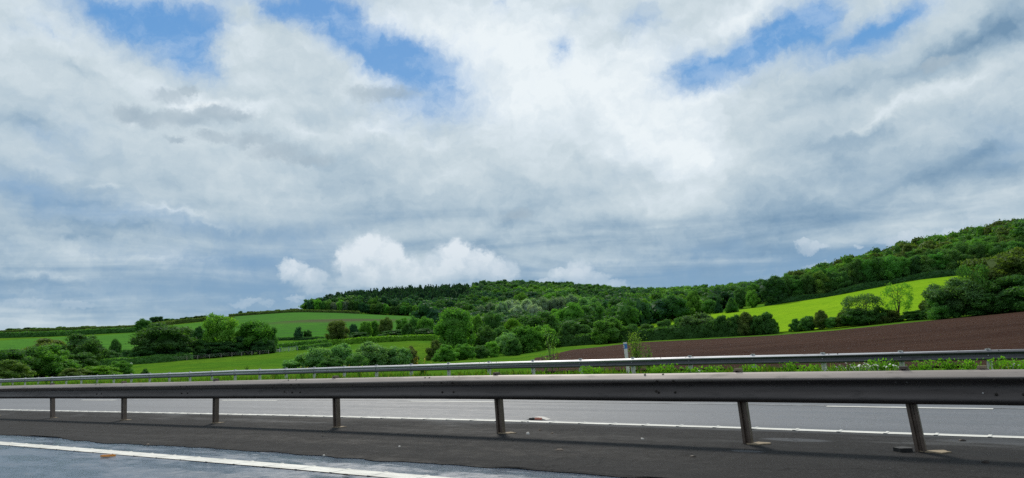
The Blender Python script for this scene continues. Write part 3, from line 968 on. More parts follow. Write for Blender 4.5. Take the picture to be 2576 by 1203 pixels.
def near_barrier():
    root = empty('crash_barrier', (0, 0, 0), ROAD_RZ)
    tag(root, 'large grey metal crash barrier in front, on rusty posts set in dark asphalt', 'crash barrier')
    D = D_BAR
    tl = t_on(D, 1660)
    rail(D, tl - 3.2 * 24, 9.0, 'rail', MAT['beam'], root, 0.16, 3.2, 0.0, 0.004)
    posts = [(132, 133), (312, 312), (543, 542), (846, 848), (1255, 1262), (1869, 1885), (2294, 2321)]
    tz = []
    for a, b in posts:
        tb = t_on(D, b, 0.02); tt = t_on(D, a, 0.45)
        tz.append((tb, tt))
    tz += [(tz[0][0] - 3.2, tz[0][0] - 3.2), (tz[0][0] - 6.4, tz[0][0] - 6.4), (tz[-1][0] + 1.6, tz[-1][0] + 1.0)]
    rnd = random.Random(4)
    for k, (tb, tt) in enumerate(tz):
        z0 = float(z_loc(tb, D))
        m = MB()
        lean = (tt - tb) * 0.78 / 0.45
        m.prism(sigma(tb, D), z0 - 0.1, z0 + 0.775, (lean, 0))
        p = m.build('post', MAT['post'], root)
        c = MB()
        c.box(tb + lean - 0.035, tb + lean + 0.038, D - 0.035, D + 0.03, z0 + 0.776, z0 + 0.800)
        c.build('cap', MAT['concrete'] if k % 2 else MAT['post'], p)
        # broken mortar collar round the foot
        mm = MB(); pts = []
        n = 15
        off = 0.08 if k in (4, 5) else 0.05
        if k == 6: off = 0.11
        for q in range(n):
            a = 2 * math.pi * q / n
            rr = rnd.uniform(0.6, 1.25)
            pts.append((tb + off + math.cos(a) * (0.085 + off * .5) * rr, D + 0.01 + math.sin(a) * 0.09 * rr))
        mm.prism(pts, z0 + 0.005, z0 + 0.022)
        mm.build('footing', MAT['concrete'], root)
        if k == 6:
            mm = MB(); pts = []
            for q in range(11):
                a = 2 * math.pi * q / 11; rr = rnd.uniform(.7, 1.15)
                pts.append((tb - 0.15 + math.cos(a) * 0.10 * rr, D - 0.03 + math.sin(a) * 0.08 * rr))
            mm.prism(pts, z0 + 0.01, z0 + 0.05)
            o = mm.build('rubber_pad', MAT['dark_rubber']); o.rotation_euler = (0, 0, ROAD_RZ)
            tag(o, 'black scrap lying at the foot of the rightmost near barrier post', 'debris')

    def bolt(px, prof_i, mat, r=0.011):
        t = t_on(D, px)
        a, b = PROFILE[prof_i]; a2, b2 = PROFILE[prof_i + 1]
        n = Vector((0, -(b - b2), 0)) ; nz = (a2 - a)
        nrm = Vector((0, -(b - b2), (a2 - a))).normalized()
        c = Vector((t, D - 0.066 - (a + a2) / 2, (b + b2) / 2 + float(z_loc(t, D))))
        mb = MB(); mb.tube([c - nrm * 0.004, c + nrm * 0.001, c + nrm * 0.003], [r, r, r * 0.6], 8)
        mb.build('bolt', mat, root)
    for px in (248, 258, 735, 755, 1081, 1092, 1153, 1167, 1637, 1683):
        bolt(px, 2, MAT['bolt'], 0.013)
    for px, i in ((1668, 9), (1704, 9), (2051, 9), (2270, 9), (2298, 9), (2485, 14), (735, 15), (1262, 9), (900, 9)):
        bolt(px, i, MAT['bright_bolt'] if px > 1600 else MAT['bolt'], 0.008)
    for k in range(-4, 2):                     # splice bolts at each lap
        for dt in (0.06, 0.26):
            for pi in (8, 15):
                a, b = PROFILE[pi]; t = tl + 3.2 * k + dt
                mb = MB(); zc = b + float(z_loc(t, D))
                mb.tube([(t, D - 0.066 - a, zc), (t, D - 0.080 - a, zc), (t, D - 0.084 - a, zc)], [0.013, 0.013, 0.006], 8)
                mb.build('bolt', MAT['bolt'], root)
    # scrapes on the rail
    for px, i in ((728, 14), (1665, 14), (1245, 19)):
        bolt(px, i, MAT['bolt'], 0.016)


near_barrier()


def far_barrier():
    root = empty('crash_barrier', (0, 0, 0), ROAD_RZ)
    tag(root, 'long grey crash barrier along the far verge, with many pale posts', 'crash barrier')
    D = D_FAR
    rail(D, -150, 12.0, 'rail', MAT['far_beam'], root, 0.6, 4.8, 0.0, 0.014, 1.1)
    L = 2.398
    post = None; capo = None
    for i in range(-14, 29):
        t = -(61.12 - L * i)
        z0 = float(z_loc(t, D)) - 0.077
        if post is None:
            m = MB(); m.prism(sigma(0, 0, 0.15, 0.08), -0.1, 0.80)
            post = m.build('post', MAT['far_post'], root); p = post
            c = MB(); c.box(-0.05, 0.05, -0.05, 0.03, 0.80, 0.812); capo = c.build('cap', MAT['far_post'], p)
            b = MB(); b.tube([(0, -0.10, 0.60), (0, -0.125, 0.60)], [0.022, 0.018], 8); bo = b.build('bolt', MAT['bright_bolt'], p)
        else:
            p = post.copy(); link(p, root); c2 = capo.copy(); link(c2, p); b2 = bo.copy(); link(b2, p)
        p.location = (t, D, z0)
    for px in (287, 560, 905, 1210, 1240, 1650, 1730, 2090, 2490):
        t = t_on(D, px)
        for dt in (0, 0.28):
            mb = MB(); z = 0.742 + float(z_loc(t, D)) - 0.077
            mb.tube([(t + dt, D - 0.075, z - 0.01), (t + dt, D - 0.100, z + 0.003)], [0.022, 0.016], 8)
            mb.build('bolt', MAT['bolt'], root)


far_barrier()


def marker_post():
    D = 28.2; t = t_on(D, 1580.5)
    x = D * NX - t * DX; y = D * NY - t * DY
    z = float(terrain(x, y))
    root = empty('marker_post', (x, y, z), ROAD_RZ)
    tag(root, 'white roadside marker post with blue band, standing behind the far barrier', 'marker post')
    r = math.hypot(x, y)
    _, e = azel(1577, 860); top = H_CAM + r * math.tan(e) - z
    k = 1840.0 / r
    def ring(w, z0, z1, name, mat, rad=0.035, parent=root):
        out = []
        for cx, cy, s in ((w / 2 - rad, 0.045 - rad, 0), (-w / 2 + rad, 0.045 - rad, 1), (-w / 2 + rad, -0.045 + rad, 2), (w / 2 - rad, -0.045 + rad, 3)):
            for q in range(4):
                a = math.pi / 2 * (s + q / 3)
                out.append((cx + math.cos(a) * rad, cy + math.sin(a) * rad))
        m = MB(); m.prism(out, z0, z1); return m.build(name, mat, parent)
    w = 0.145
    h = lambda py: H_CAM + r * math.tan(azel(1577, py)[1]) - z
    ring(w, -0.1, h(877.5), 'shaft', MAT['white'])
    b = ring(w + 0.004, h(877.5), h(865), 'band', MAT['blue'])
    m = MB(); m.box(-0.07, -0.02, -0.052, -0.048, h(875.5), h(867)); m.build('reflector', MAT['stone_w'], b)
    ring(w + 0.012, h(865), h(861), 'cap', MAT['white'])
    root.rotation_euler = (0, math.radians(-3), ROAD_RZ)


marker_post()


def lump(name, px, py, size, mat, label, cat, h=0.35, seed=1, group=None):
    """small irregular object lying on the road"""
    a, _ = azel(px, py)
    r = hit(px, py, 4.0); x, y = r * math.sin(a), r * math.cos(a)
    z = float(z_corr(x, y)) + 0.012
    rnd = random.Random(seed)
    n = 9; V = []; F = []
    sx, sy = size[0] * .8, size[1] * .8
    for k, (s, zz) in enumerate(((1.0, 0.0), (0.92, 0.45), (0.55, 0.9))):
        for q in range(n):
            ang = 2 * math.pi * q / n; j = rnd.uniform(0.8, 1.18)
            V.append((math.cos(ang) * sx / 2 * s * j, math.sin(ang) * sy / 2 * s * j, zz * h * min(sx, sy) * rnd.uniform(.8, 1.2)))
    V.append((0, 0, h * min(sx, sy)))
    for k in range(2):
        for q in range(n): F.append((k * n + q, k * n + (q + 1) % n, (k + 1) * n + (q + 1) % n, (k + 1) * n + q))
    for q in range(n): F.append((2 * n + q, 2 * n + (q + 1) % n, 3 * n))
    me = bpy.data.meshes.new(name); me.from_pydata(V, [], F); me.materials.append(mat)
    me.polygons.foreach_set('use_smooth', [True] * len(me.polygons))
    o = link(bpy.data.objects.new(name, me)); o.location = (x, y, z); o.rotation_euler = (0, 0, ROAD_RZ + rnd.uniform(-.3, .3))
    return tag(o, label, cat, group)


def litter():
    # orange reflector lying against the near line
    a, _ = azel(272, 1150); r = hit(272, 1150, 3); x, y = r * math.sin(a), r * math.cos(a)
    m = MB()
    m.prism([(-0.09, -0.018), (0.0, -0.026), (0.085, -0.012), (0.09, 0.014), (0.0, 0.012), (-0.08, 0.014)], 0, 0.02)
    o = m.build('broken_reflector', MAT['orange']); o.location = (x, y, float(z_corr(x, y)) + 0.006); o.rotation_euler = (0, 0, ROAD_RZ + .5)
    tag(o, 'small orange plastic strip lying beside the near white line', 'litter')
    # stud in the far edge line
    a, _ = azel(1355, 1056); r = hit(1355, 1056, 3); x, y = r * math.sin(a), r * math.cos(a)
    root = empty('road_stud', (x, y, float(z_corr(x, y)) + 0.004), ROAD_RZ)
    tag(root, 'raised road stud with salmon lens against the far white edge line', 'road stud')
    m = MB()
    pr = [(-0.19, 0), (-0.13, 0.018), (-0.05, 0.038), (0.05, 0.038), (0.13, 0.018), (0.19, 0)]
    V = [(a_, -0.07, b_) for a_, b_ in pr] + [(a_, 0.07, b_) for a_, b_ in pr]
    m.add(V, [(k, k + 1, 7 + k, 6 + k) for k in range(5)] + [(5, 4, 3, 2, 1, 0), (6, 7, 8, 9, 10, 11)])
    m.build('housing', MAT['stone_w'], root)
    m = MB(); m.box(-0.02, 0.11, -0.078, -0.0725, 0.006, 0.034); m.build('lens', MAT['pink'], root)
    m = MB(); m.box(-0.13, -0.03, -0.078, -0.0725, 0.002, 0.026); m.build('slot', MAT['dark_rubber'], root)
    lump('stone', 1328, 1130 - 65, (0.05, 0.05), MAT['stone_w'], 'pale pebble just in front of the far edge line, left of the stud', 'stone', 0.5, 1)
    lump('stone', 1328 + 0, 1131 - 36, (0.07, 0.055), MAT['stone_w'], 'bright white pebble on the dark asphalt right of the middle post', 'stone', 0.6, 2)
    lump('stone', 1359, 1086, (0.06, 0.05), MAT['stone_b'], 'tan pebble on the dark asphalt below the road stud', 'stone', 0.6, 3)
    lump('stone', 1389, 1094, (0.05, 0.04), MAT['stone_b'], 'small brown pebble on the dark asphalt, right of the tan pebble', 'stone', 0.5, 4)
    lump('debris', 1408, 1136, (0.13, 0.04), MAT['stone_b'], 'dark curled scrap lying alone on the dark asphalt below the pebbles', 'debris', 0.5, 5)
    lump('debris', 1743, 1153, (0.09, 0.04), MAT['bolt'], 'flat dark scrap on the asphalt left of the leaning fifth post', 'debris', 0.4, 6)
    lump('stone', 1616, 1108, (0.06, 0.04), MAT['stone_w'], 'white pebble on the asphalt between the two right hand posts and the middle post', 'stone', 0.5, 7)
    lump('stone', 815, 1150, (0.05, 0.035), MAT['stone_w'], 'small pale pebble below and left of the centre left post', 'stone', 0.5, 8)
    lump('stone', 1005, 1127, (0.04, 0.035), MAT['stone_w'], 'pale pebble in open dark asphalt between the centre posts', 'stone', 0.5, 9)
    lump('debris', 2421, 1113, (0.09, 0.05), MAT['bolt'], 'dark scrap on the asphalt at the right, below the far edge line', 'debris', 0.5, 10)
    lump('debris', 2480, 1168, (0.08, 0.05), MAT['bolt'], 'dark scrap in the bottom right corner of the asphalt', 'debris', 0.5, 11)
    lump('debris', 812, 1100, (0.05, 0.04), MAT['bolt'], 'tiny dark scrap in the shadow band left of the centre left post', 'debris', 0.5, 12)
    lump('debris', 870, 1199, (0.16, 0.03), MAT['bolt'], 'thin black scrap on the near white line at the bottom edge', 'debris', 0.5, 13)
    lump('stone', 372, 1122, (0.06, 0.05), MAT['stone_b'], 'brown lump on the lip of the dark asphalt at the left', 'stone', 0.5, 14)


litter()


# ------------------------------------------------------------------ foliage meshes
def sphere_lo(n1=5, n2=7):
    V = [(0, 0, -1)]
    for i in range(1, n1):
        a = -math.pi / 2 + math.pi * i / n1
        for j in range(n2):
            b = 2 * math.pi * (j + 0.5 * (i % 2)) / n2
            V.append((math.cos(a) * math.cos(b), math.cos(a) * math.sin(b), math.sin(a)))
    V.append((0, 0, 1)); F = []
    for j in range(n2):
        F.append((0, 1 + (j + 1) % n2, 1 + j)); top = len(V) - 1; s = 1 + (n1 - 2) * n2
        F.append((top, s + j, s + (j + 1) % n2))
        for i in range(n1 - 2):
            a = 1 + i * n2
            F.append((a + j, a + (j + 1) % n2, a + n2 + (j + 1) % n2)); F.append((a + j, a + n2 + (j + 1) % n2, a + n2 + j))
    return np.array(V, float), np.array(F)


SPH_V, SPH_F = sphere_lo()
SPH_V = SPH_V[SPH_F.ravel()]                  # loose faces, so that each takes its own leaf tone
SPH_F = np.arange(len(SPH_V)).reshape(-1, 3)


def lobes_for(kind, rng, n):
    """centres and radii of the leaf clumps in a crown of width 1 and height 1"""
    out = []
    if kind == 'conifer':
        for k in range(n):
            h = 0.12 + 0.86 * (k / n) ** 0.9; a = rng.uniform(0, 6.28) + k * 2.4
            w = 0.46 * (1 - h) ** 0.85 + 0.02
            out.append((math.cos(a) * w * .6, math.sin(a) * w * .6, h, max(0.05, w * .5)))
        return out
    if kind in ('sparse', 'fork'):
        for k in range(n):
            a = rng.uniform(0, 6.28); h = rng.uniform(0.35, 0.97); w = 0.45 * math.sin(math.pi * min(1, (h - .15) / .95)) ** .6
            q = rng.uniform(.5, 1)
            out.append((math.cos(a) * w * q, math.sin(a) * w * q, h, rng.uniform(.06, .13)))
        return out
    for k in range(n):
        u = rng.uniform(-1, 1); a = rng.uniform(0, 6.28)
        if kind in ('bush', 'willow'):
            zc, rz, rx = 0.30, 0.62, 0.44; u = rng.uniform(-0.45, 1)
        elif kind == 'tall':
            zc, rz, rx = 0.51, 0.45, 0.40
        elif kind == 'shaggy':
            zc, rz, rx = 0.48, 0.47, 0.42
        else:
            zc, rz, rx = 0.49, 0.45, 0.42; u = rng.uniform(-0.9, 1)
        s = math.sqrt(1 - u * u)
        q = rng.uniform(0.62, 0.98) if k > n * .25 else rng.uniform(0.1, 0.6)
        rad = rng.uniform(0.09, 0.17) * (1.0 if kind != 'shaggy' else .85) * (1.25 if n < 25 else 1.0)
        w = rx * q
        out.append((math.cos(a) * s * w, math.sin(a) * s * w, min(0.995 - rad * .92, zc + rz * u * q), rad))
    return out


def crown_mesh(kind, seed, nleaf, leaf, nlobe=34, core=0.80):
    rng = np.random.default_rng(seed)
    lob = np.array(lobes_for(kind, rng, nlobe))
    c = lob[:, :3]; rad = lob[:, 3]
    cen = np.array([0, 0, 0.5 if kind not in ('bush', 'willow') else 0.3])
    pick = rng.choice(len(lob), nleaf, p=rad**2 / (rad**2).sum())
    d = rng.normal(size=(nleaf, 3)); d /= np.linalg.norm(d, axis=1)[:, None]
    out = c[pick] - cen; out /= np.linalg.norm(out, axis=1)[:, None] + 1e-6
    flip = (d * out).sum(1) < -0.25
    d[flip] *= -1
    d[:, 2] += 0.15; d /= np.linalg.norm(d, axis=1)[:, None]
    lr = rng.uniform(0.72, 1.10, nleaf) ** 1.0
    far = rng.random(nleaf) < 0.17
    lr[far] *= rng.uniform(1.05, 1.5, far.sum())
    p = c[pick] + d * (rad[pick] * lr)[:, None] * np.array([1, 1, 0.92 if kind != 'conifer' else .8])
    nrm = d * 0.75 + rng.normal(size=(nleaf, 3)) * 0.55; nrm /= np.linalg.norm(nrm, axis=1)[:, None]
    if kind == 'willow':
        t = np.stack([d[:, 0] * .5, d[:, 1] * .5, np.full(nleaf, -0.3)], 1) + rng.normal(size=(nleaf, 3)) * .3 + np.array([0, 0, .55])
        asp = 2.6
    elif kind == 'conifer':
        t = np.stack([c[pick][:, 0], c[pick][:, 1], np.full(nleaf, -.05)], 1) * 3 + rng.normal(size=(nleaf, 3)) * .35; asp = 2.0
    else:
        t = rng.normal(size=(nleaf, 3)); asp = 1.35
    t -= nrm * (t * nrm).sum(1)[:, None]; t /= np.linalg.norm(t, axis=1)[:, None] + 1e-9
    b = np.cross(nrm, t)
    s = leaf * rng.uniform(0.55, 1.35, nleaf)[:, None]
    q = np.stack([p - t * s * asp * .5, p + b * s * .42 + t * s * .05, p + t * s * asp * .5, p - b * s * .42], 1)
    q[:, :, 2] = np.clip(q[:, :, 2], 0.0, 1.12)
    V = [q.reshape(-1, 3)]; F = [np.arange(nleaf * 4).reshape(-1, 4)]
    T = []
    if core > 0 and kind not in ('sparse', 'fork'):
        base = nleaf * 4
        for k, (x, y, z, r) in enumerate(lob):
            jit = 1 + np.repeat(rng.normal(size=(len(SPH_F), 1)), 3, 0) * 0.10 + rng.normal(size=(len(SPH_V), 1)) * 0.06
            vv = SPH_V * r * core * jit + np.array([x, y, z]); vv[:, 2] = np.maximum(vv[:, 2], 0.0)
            V.append(vv); T.append(SPH_F + base); base += len(SPH_V)
        # inner mass
        vv = SPH_V * np.array([.30, .30, .34]) * (1 + rng.normal(size=(len(SPH_V), 1)) * .1) + cen + np.array([0, 0, 0.02])
        vv[:, 2] = np.maximum(vv[:, 2], 0.02)
        if kind == 'conifer': vv = SPH_V * np.array([.16, .16, .36]) + np.array([0, 0, .42])
        V.append(vv); T.append(SPH_F + base)
    V = np.concatenate(V)
    return V, F[0], (np.concatenate(T) if T else np.zeros((0, 3), int))


def mesh_from(name, V, Q, T, mat):
    o = np_mesh(name, V, [Q, T] if len(T) else [Q], mat)
    me = o.data
    bpy.data.objects.remove(o)
    return me


def trunk_mesh(kind, seed):
    rnd = random.Random(seed)
    m = MB()
    if kind in ('bush', 'willow'):
        for k in range(4):
            a = rnd.uniform(0, 6.28); w = rnd.uniform(.08, .2)
            m.tube([(math.cos(a) * .03, math.sin(a) * .03, -0.05), (math.cos(a) * w * .6, math.sin(a) * w * .6, .25), (math.cos(a) * w, math.sin(a) * w, .55)], [.022, .016, .008], 6)
    elif kind == 'conifer':
        m.tube([(0, 0, -0.05), (0.005, 0, .5), (0, 0, .98)], [.030, .018, .004], 6)
    elif kind in ('sparse', 'fork'):
        for k in range(3 if kind == 'sparse' else 4):
            a = k * 2.1 + rnd.uniform(0, 1); w = rnd.uniform(.12, .26)
            top = (math.cos(a) * w, math.sin(a) * w, rnd.uniform(.72, .92))
            mid = (math.cos(a) * w * .45, math.sin(a) * w * .45, .42)
            m.tube([(0, 0, -.05), (0, 0, .16), mid, top], [.026, .020, .014, .004], 6)
            for q in range(7):
                t = rnd.uniform(.15, .95); p = [mid[i] * (1 - t) + top[i] * t for i in range(3)]
                b = rnd.uniform(0, 6.28); l = rnd.uniform(.10, .22)
                m.tube([p, (p[0] + math.cos(b) * l * .6, p[1] + math.sin(b) * l * .6, p[2] + l * .35), (p[0] + math.cos(b) * l, p[1] + math.sin(b) * l, p[2] + l * .9)], [.007, .005, .002], 5)
    else:
        bx, by = rnd.uniform(-.02, .02), rnd.uniform(-.02, .02)
        m.tube([(0, 0, -.05), (0, 0, .04), (bx, by, .25), (bx * 2, by * 2, .5), (bx, by, .78)], [.045, .032, .025, .018, .006], 8)
        for k in range(6):
            a = k * 1.05 + rnd.uniform(0, .8); h = rnd.uniform(.2, .45); l = rnd.uniform(.16, .3)
            m.tube([(bx, by, h), (math.cos(a) * l * .5, math.sin(a) * l * .5, h + l * .5), (math.cos(a) * l, math.sin(a) * l, h + l * .85)], [.015, .011, .004], 6)
    me = bpy.data.meshes.new('trunk'); me.from_pydata(m.v, [], m.f); me.materials.append(MAT['bark'])
    return me


PROTO = {}
SPEC = {'round': (9000, 0.027, 64, .78), 'tall': (8000, 0.027, 60, .78), 'shaggy': (8000, 0.030, 70, .60), 'bush': (7500, 0.031, 54, .78),
        'willow': (13000, 0.027, 56, .66), 'conifer': (2600, 0.045, 40, .7), 'sparse': (3000, 0.026, 70, 0), 'fork': (5200, 0.028, 90, 0)}


def proto(kind, var):
    k = (kind, var)
    if k not in PROTO:
        n, l, nl, core = SPEC[kind]
        V, Q, T = crown_mesh(kind, 100 + 17 * var + len(kind), n, l, nl, core)
        PROTO[k] = (mesh_from(kind + '_crown', V, Q, T, MAT['leaf']), trunk_mesh(kind, 7 + var))
    return PROTO[k]


G = {  # foliage colours
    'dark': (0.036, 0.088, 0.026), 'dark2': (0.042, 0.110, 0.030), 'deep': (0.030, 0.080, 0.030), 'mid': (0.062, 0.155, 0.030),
    'mid2': (0.054, 0.132, 0.036), 'light': (0.088, 0.205, 0.034), 'yel': (0.085, 0.185, 0.022), 'olive': (0.066, 0.105, 0.030),
    'willow': (0.100, 0.200, 0.078), 'grey': (0.125, 0.195, 0.130), 'silver': (0.21, 0.285, 0.225), 'sage': (0.058, 0.112, 0.046), 'brown': (0.082, 0.110, 0.040),
    'blue': (0.030, 0.085, 0.045), 'pine': (0.020, 0.056, 0.032), 'hill': (0.042, 0.112, 0.040)}
NAMEOF = {'round': 'broadleaf_tree', 'tall': 'broadleaf_tree', 'shaggy': 'broadleaf_tree', 'bush': 'bush', 'willow': 'willow_bush',
          'conifer': 'conifer_tree', 'sparse': 'young_tree', 'fork': 'broadleaf_tree'}
_trnd = random.Random(77)


def tree(px, yb, yt, wpx, kind, colr, label=None, r=None, rmin=50, group=None, cat=None, jitter=0.08, sink=0.0, parts=True):
    loc, rr = spot(px, yb, rmin, r)
    az, _ = azel(px, (yb + yt) / 2)
    _, et = azel(px, yt)
    h = H_CAM + rr * math.tan(et) - loc.z
    h = max(h, 1.0)
    w = wpx / F_PX * rr / math.cos(az) * 0.98
    var = _trnd.randrange(3)
    cm, tm = proto(kind, var)
    root = empty('broadleaf_tree' if cat == 'tree' and kind in ('bush', 'willow') else NAMEOF[kind], loc, _trnd.uniform(0, 6.28))
    cr = link(bpy.data.objects.new('crown', cm), root)
    c = G[colr]; k = 1 + _trnd.uniform(-jitter, jitter) * 1.5; g = 1 + _trnd.uniform(-jitter, jitter)
    cr.color = (c[0] * k, c[1] * k * g, c[2] * k, 1)
    cr.scale = (w, w, h)
    tr = link(bpy.data.objects.new('trunk', tm), root)
    tr.scale = ((w + h) * .5, (w + h) * .5, h)
    cr.location = (0, 0, -sink * h)
    tag(root, label, cat or ('bush' if kind in ('bush', 'willow') else 'tree'), group)
    return root


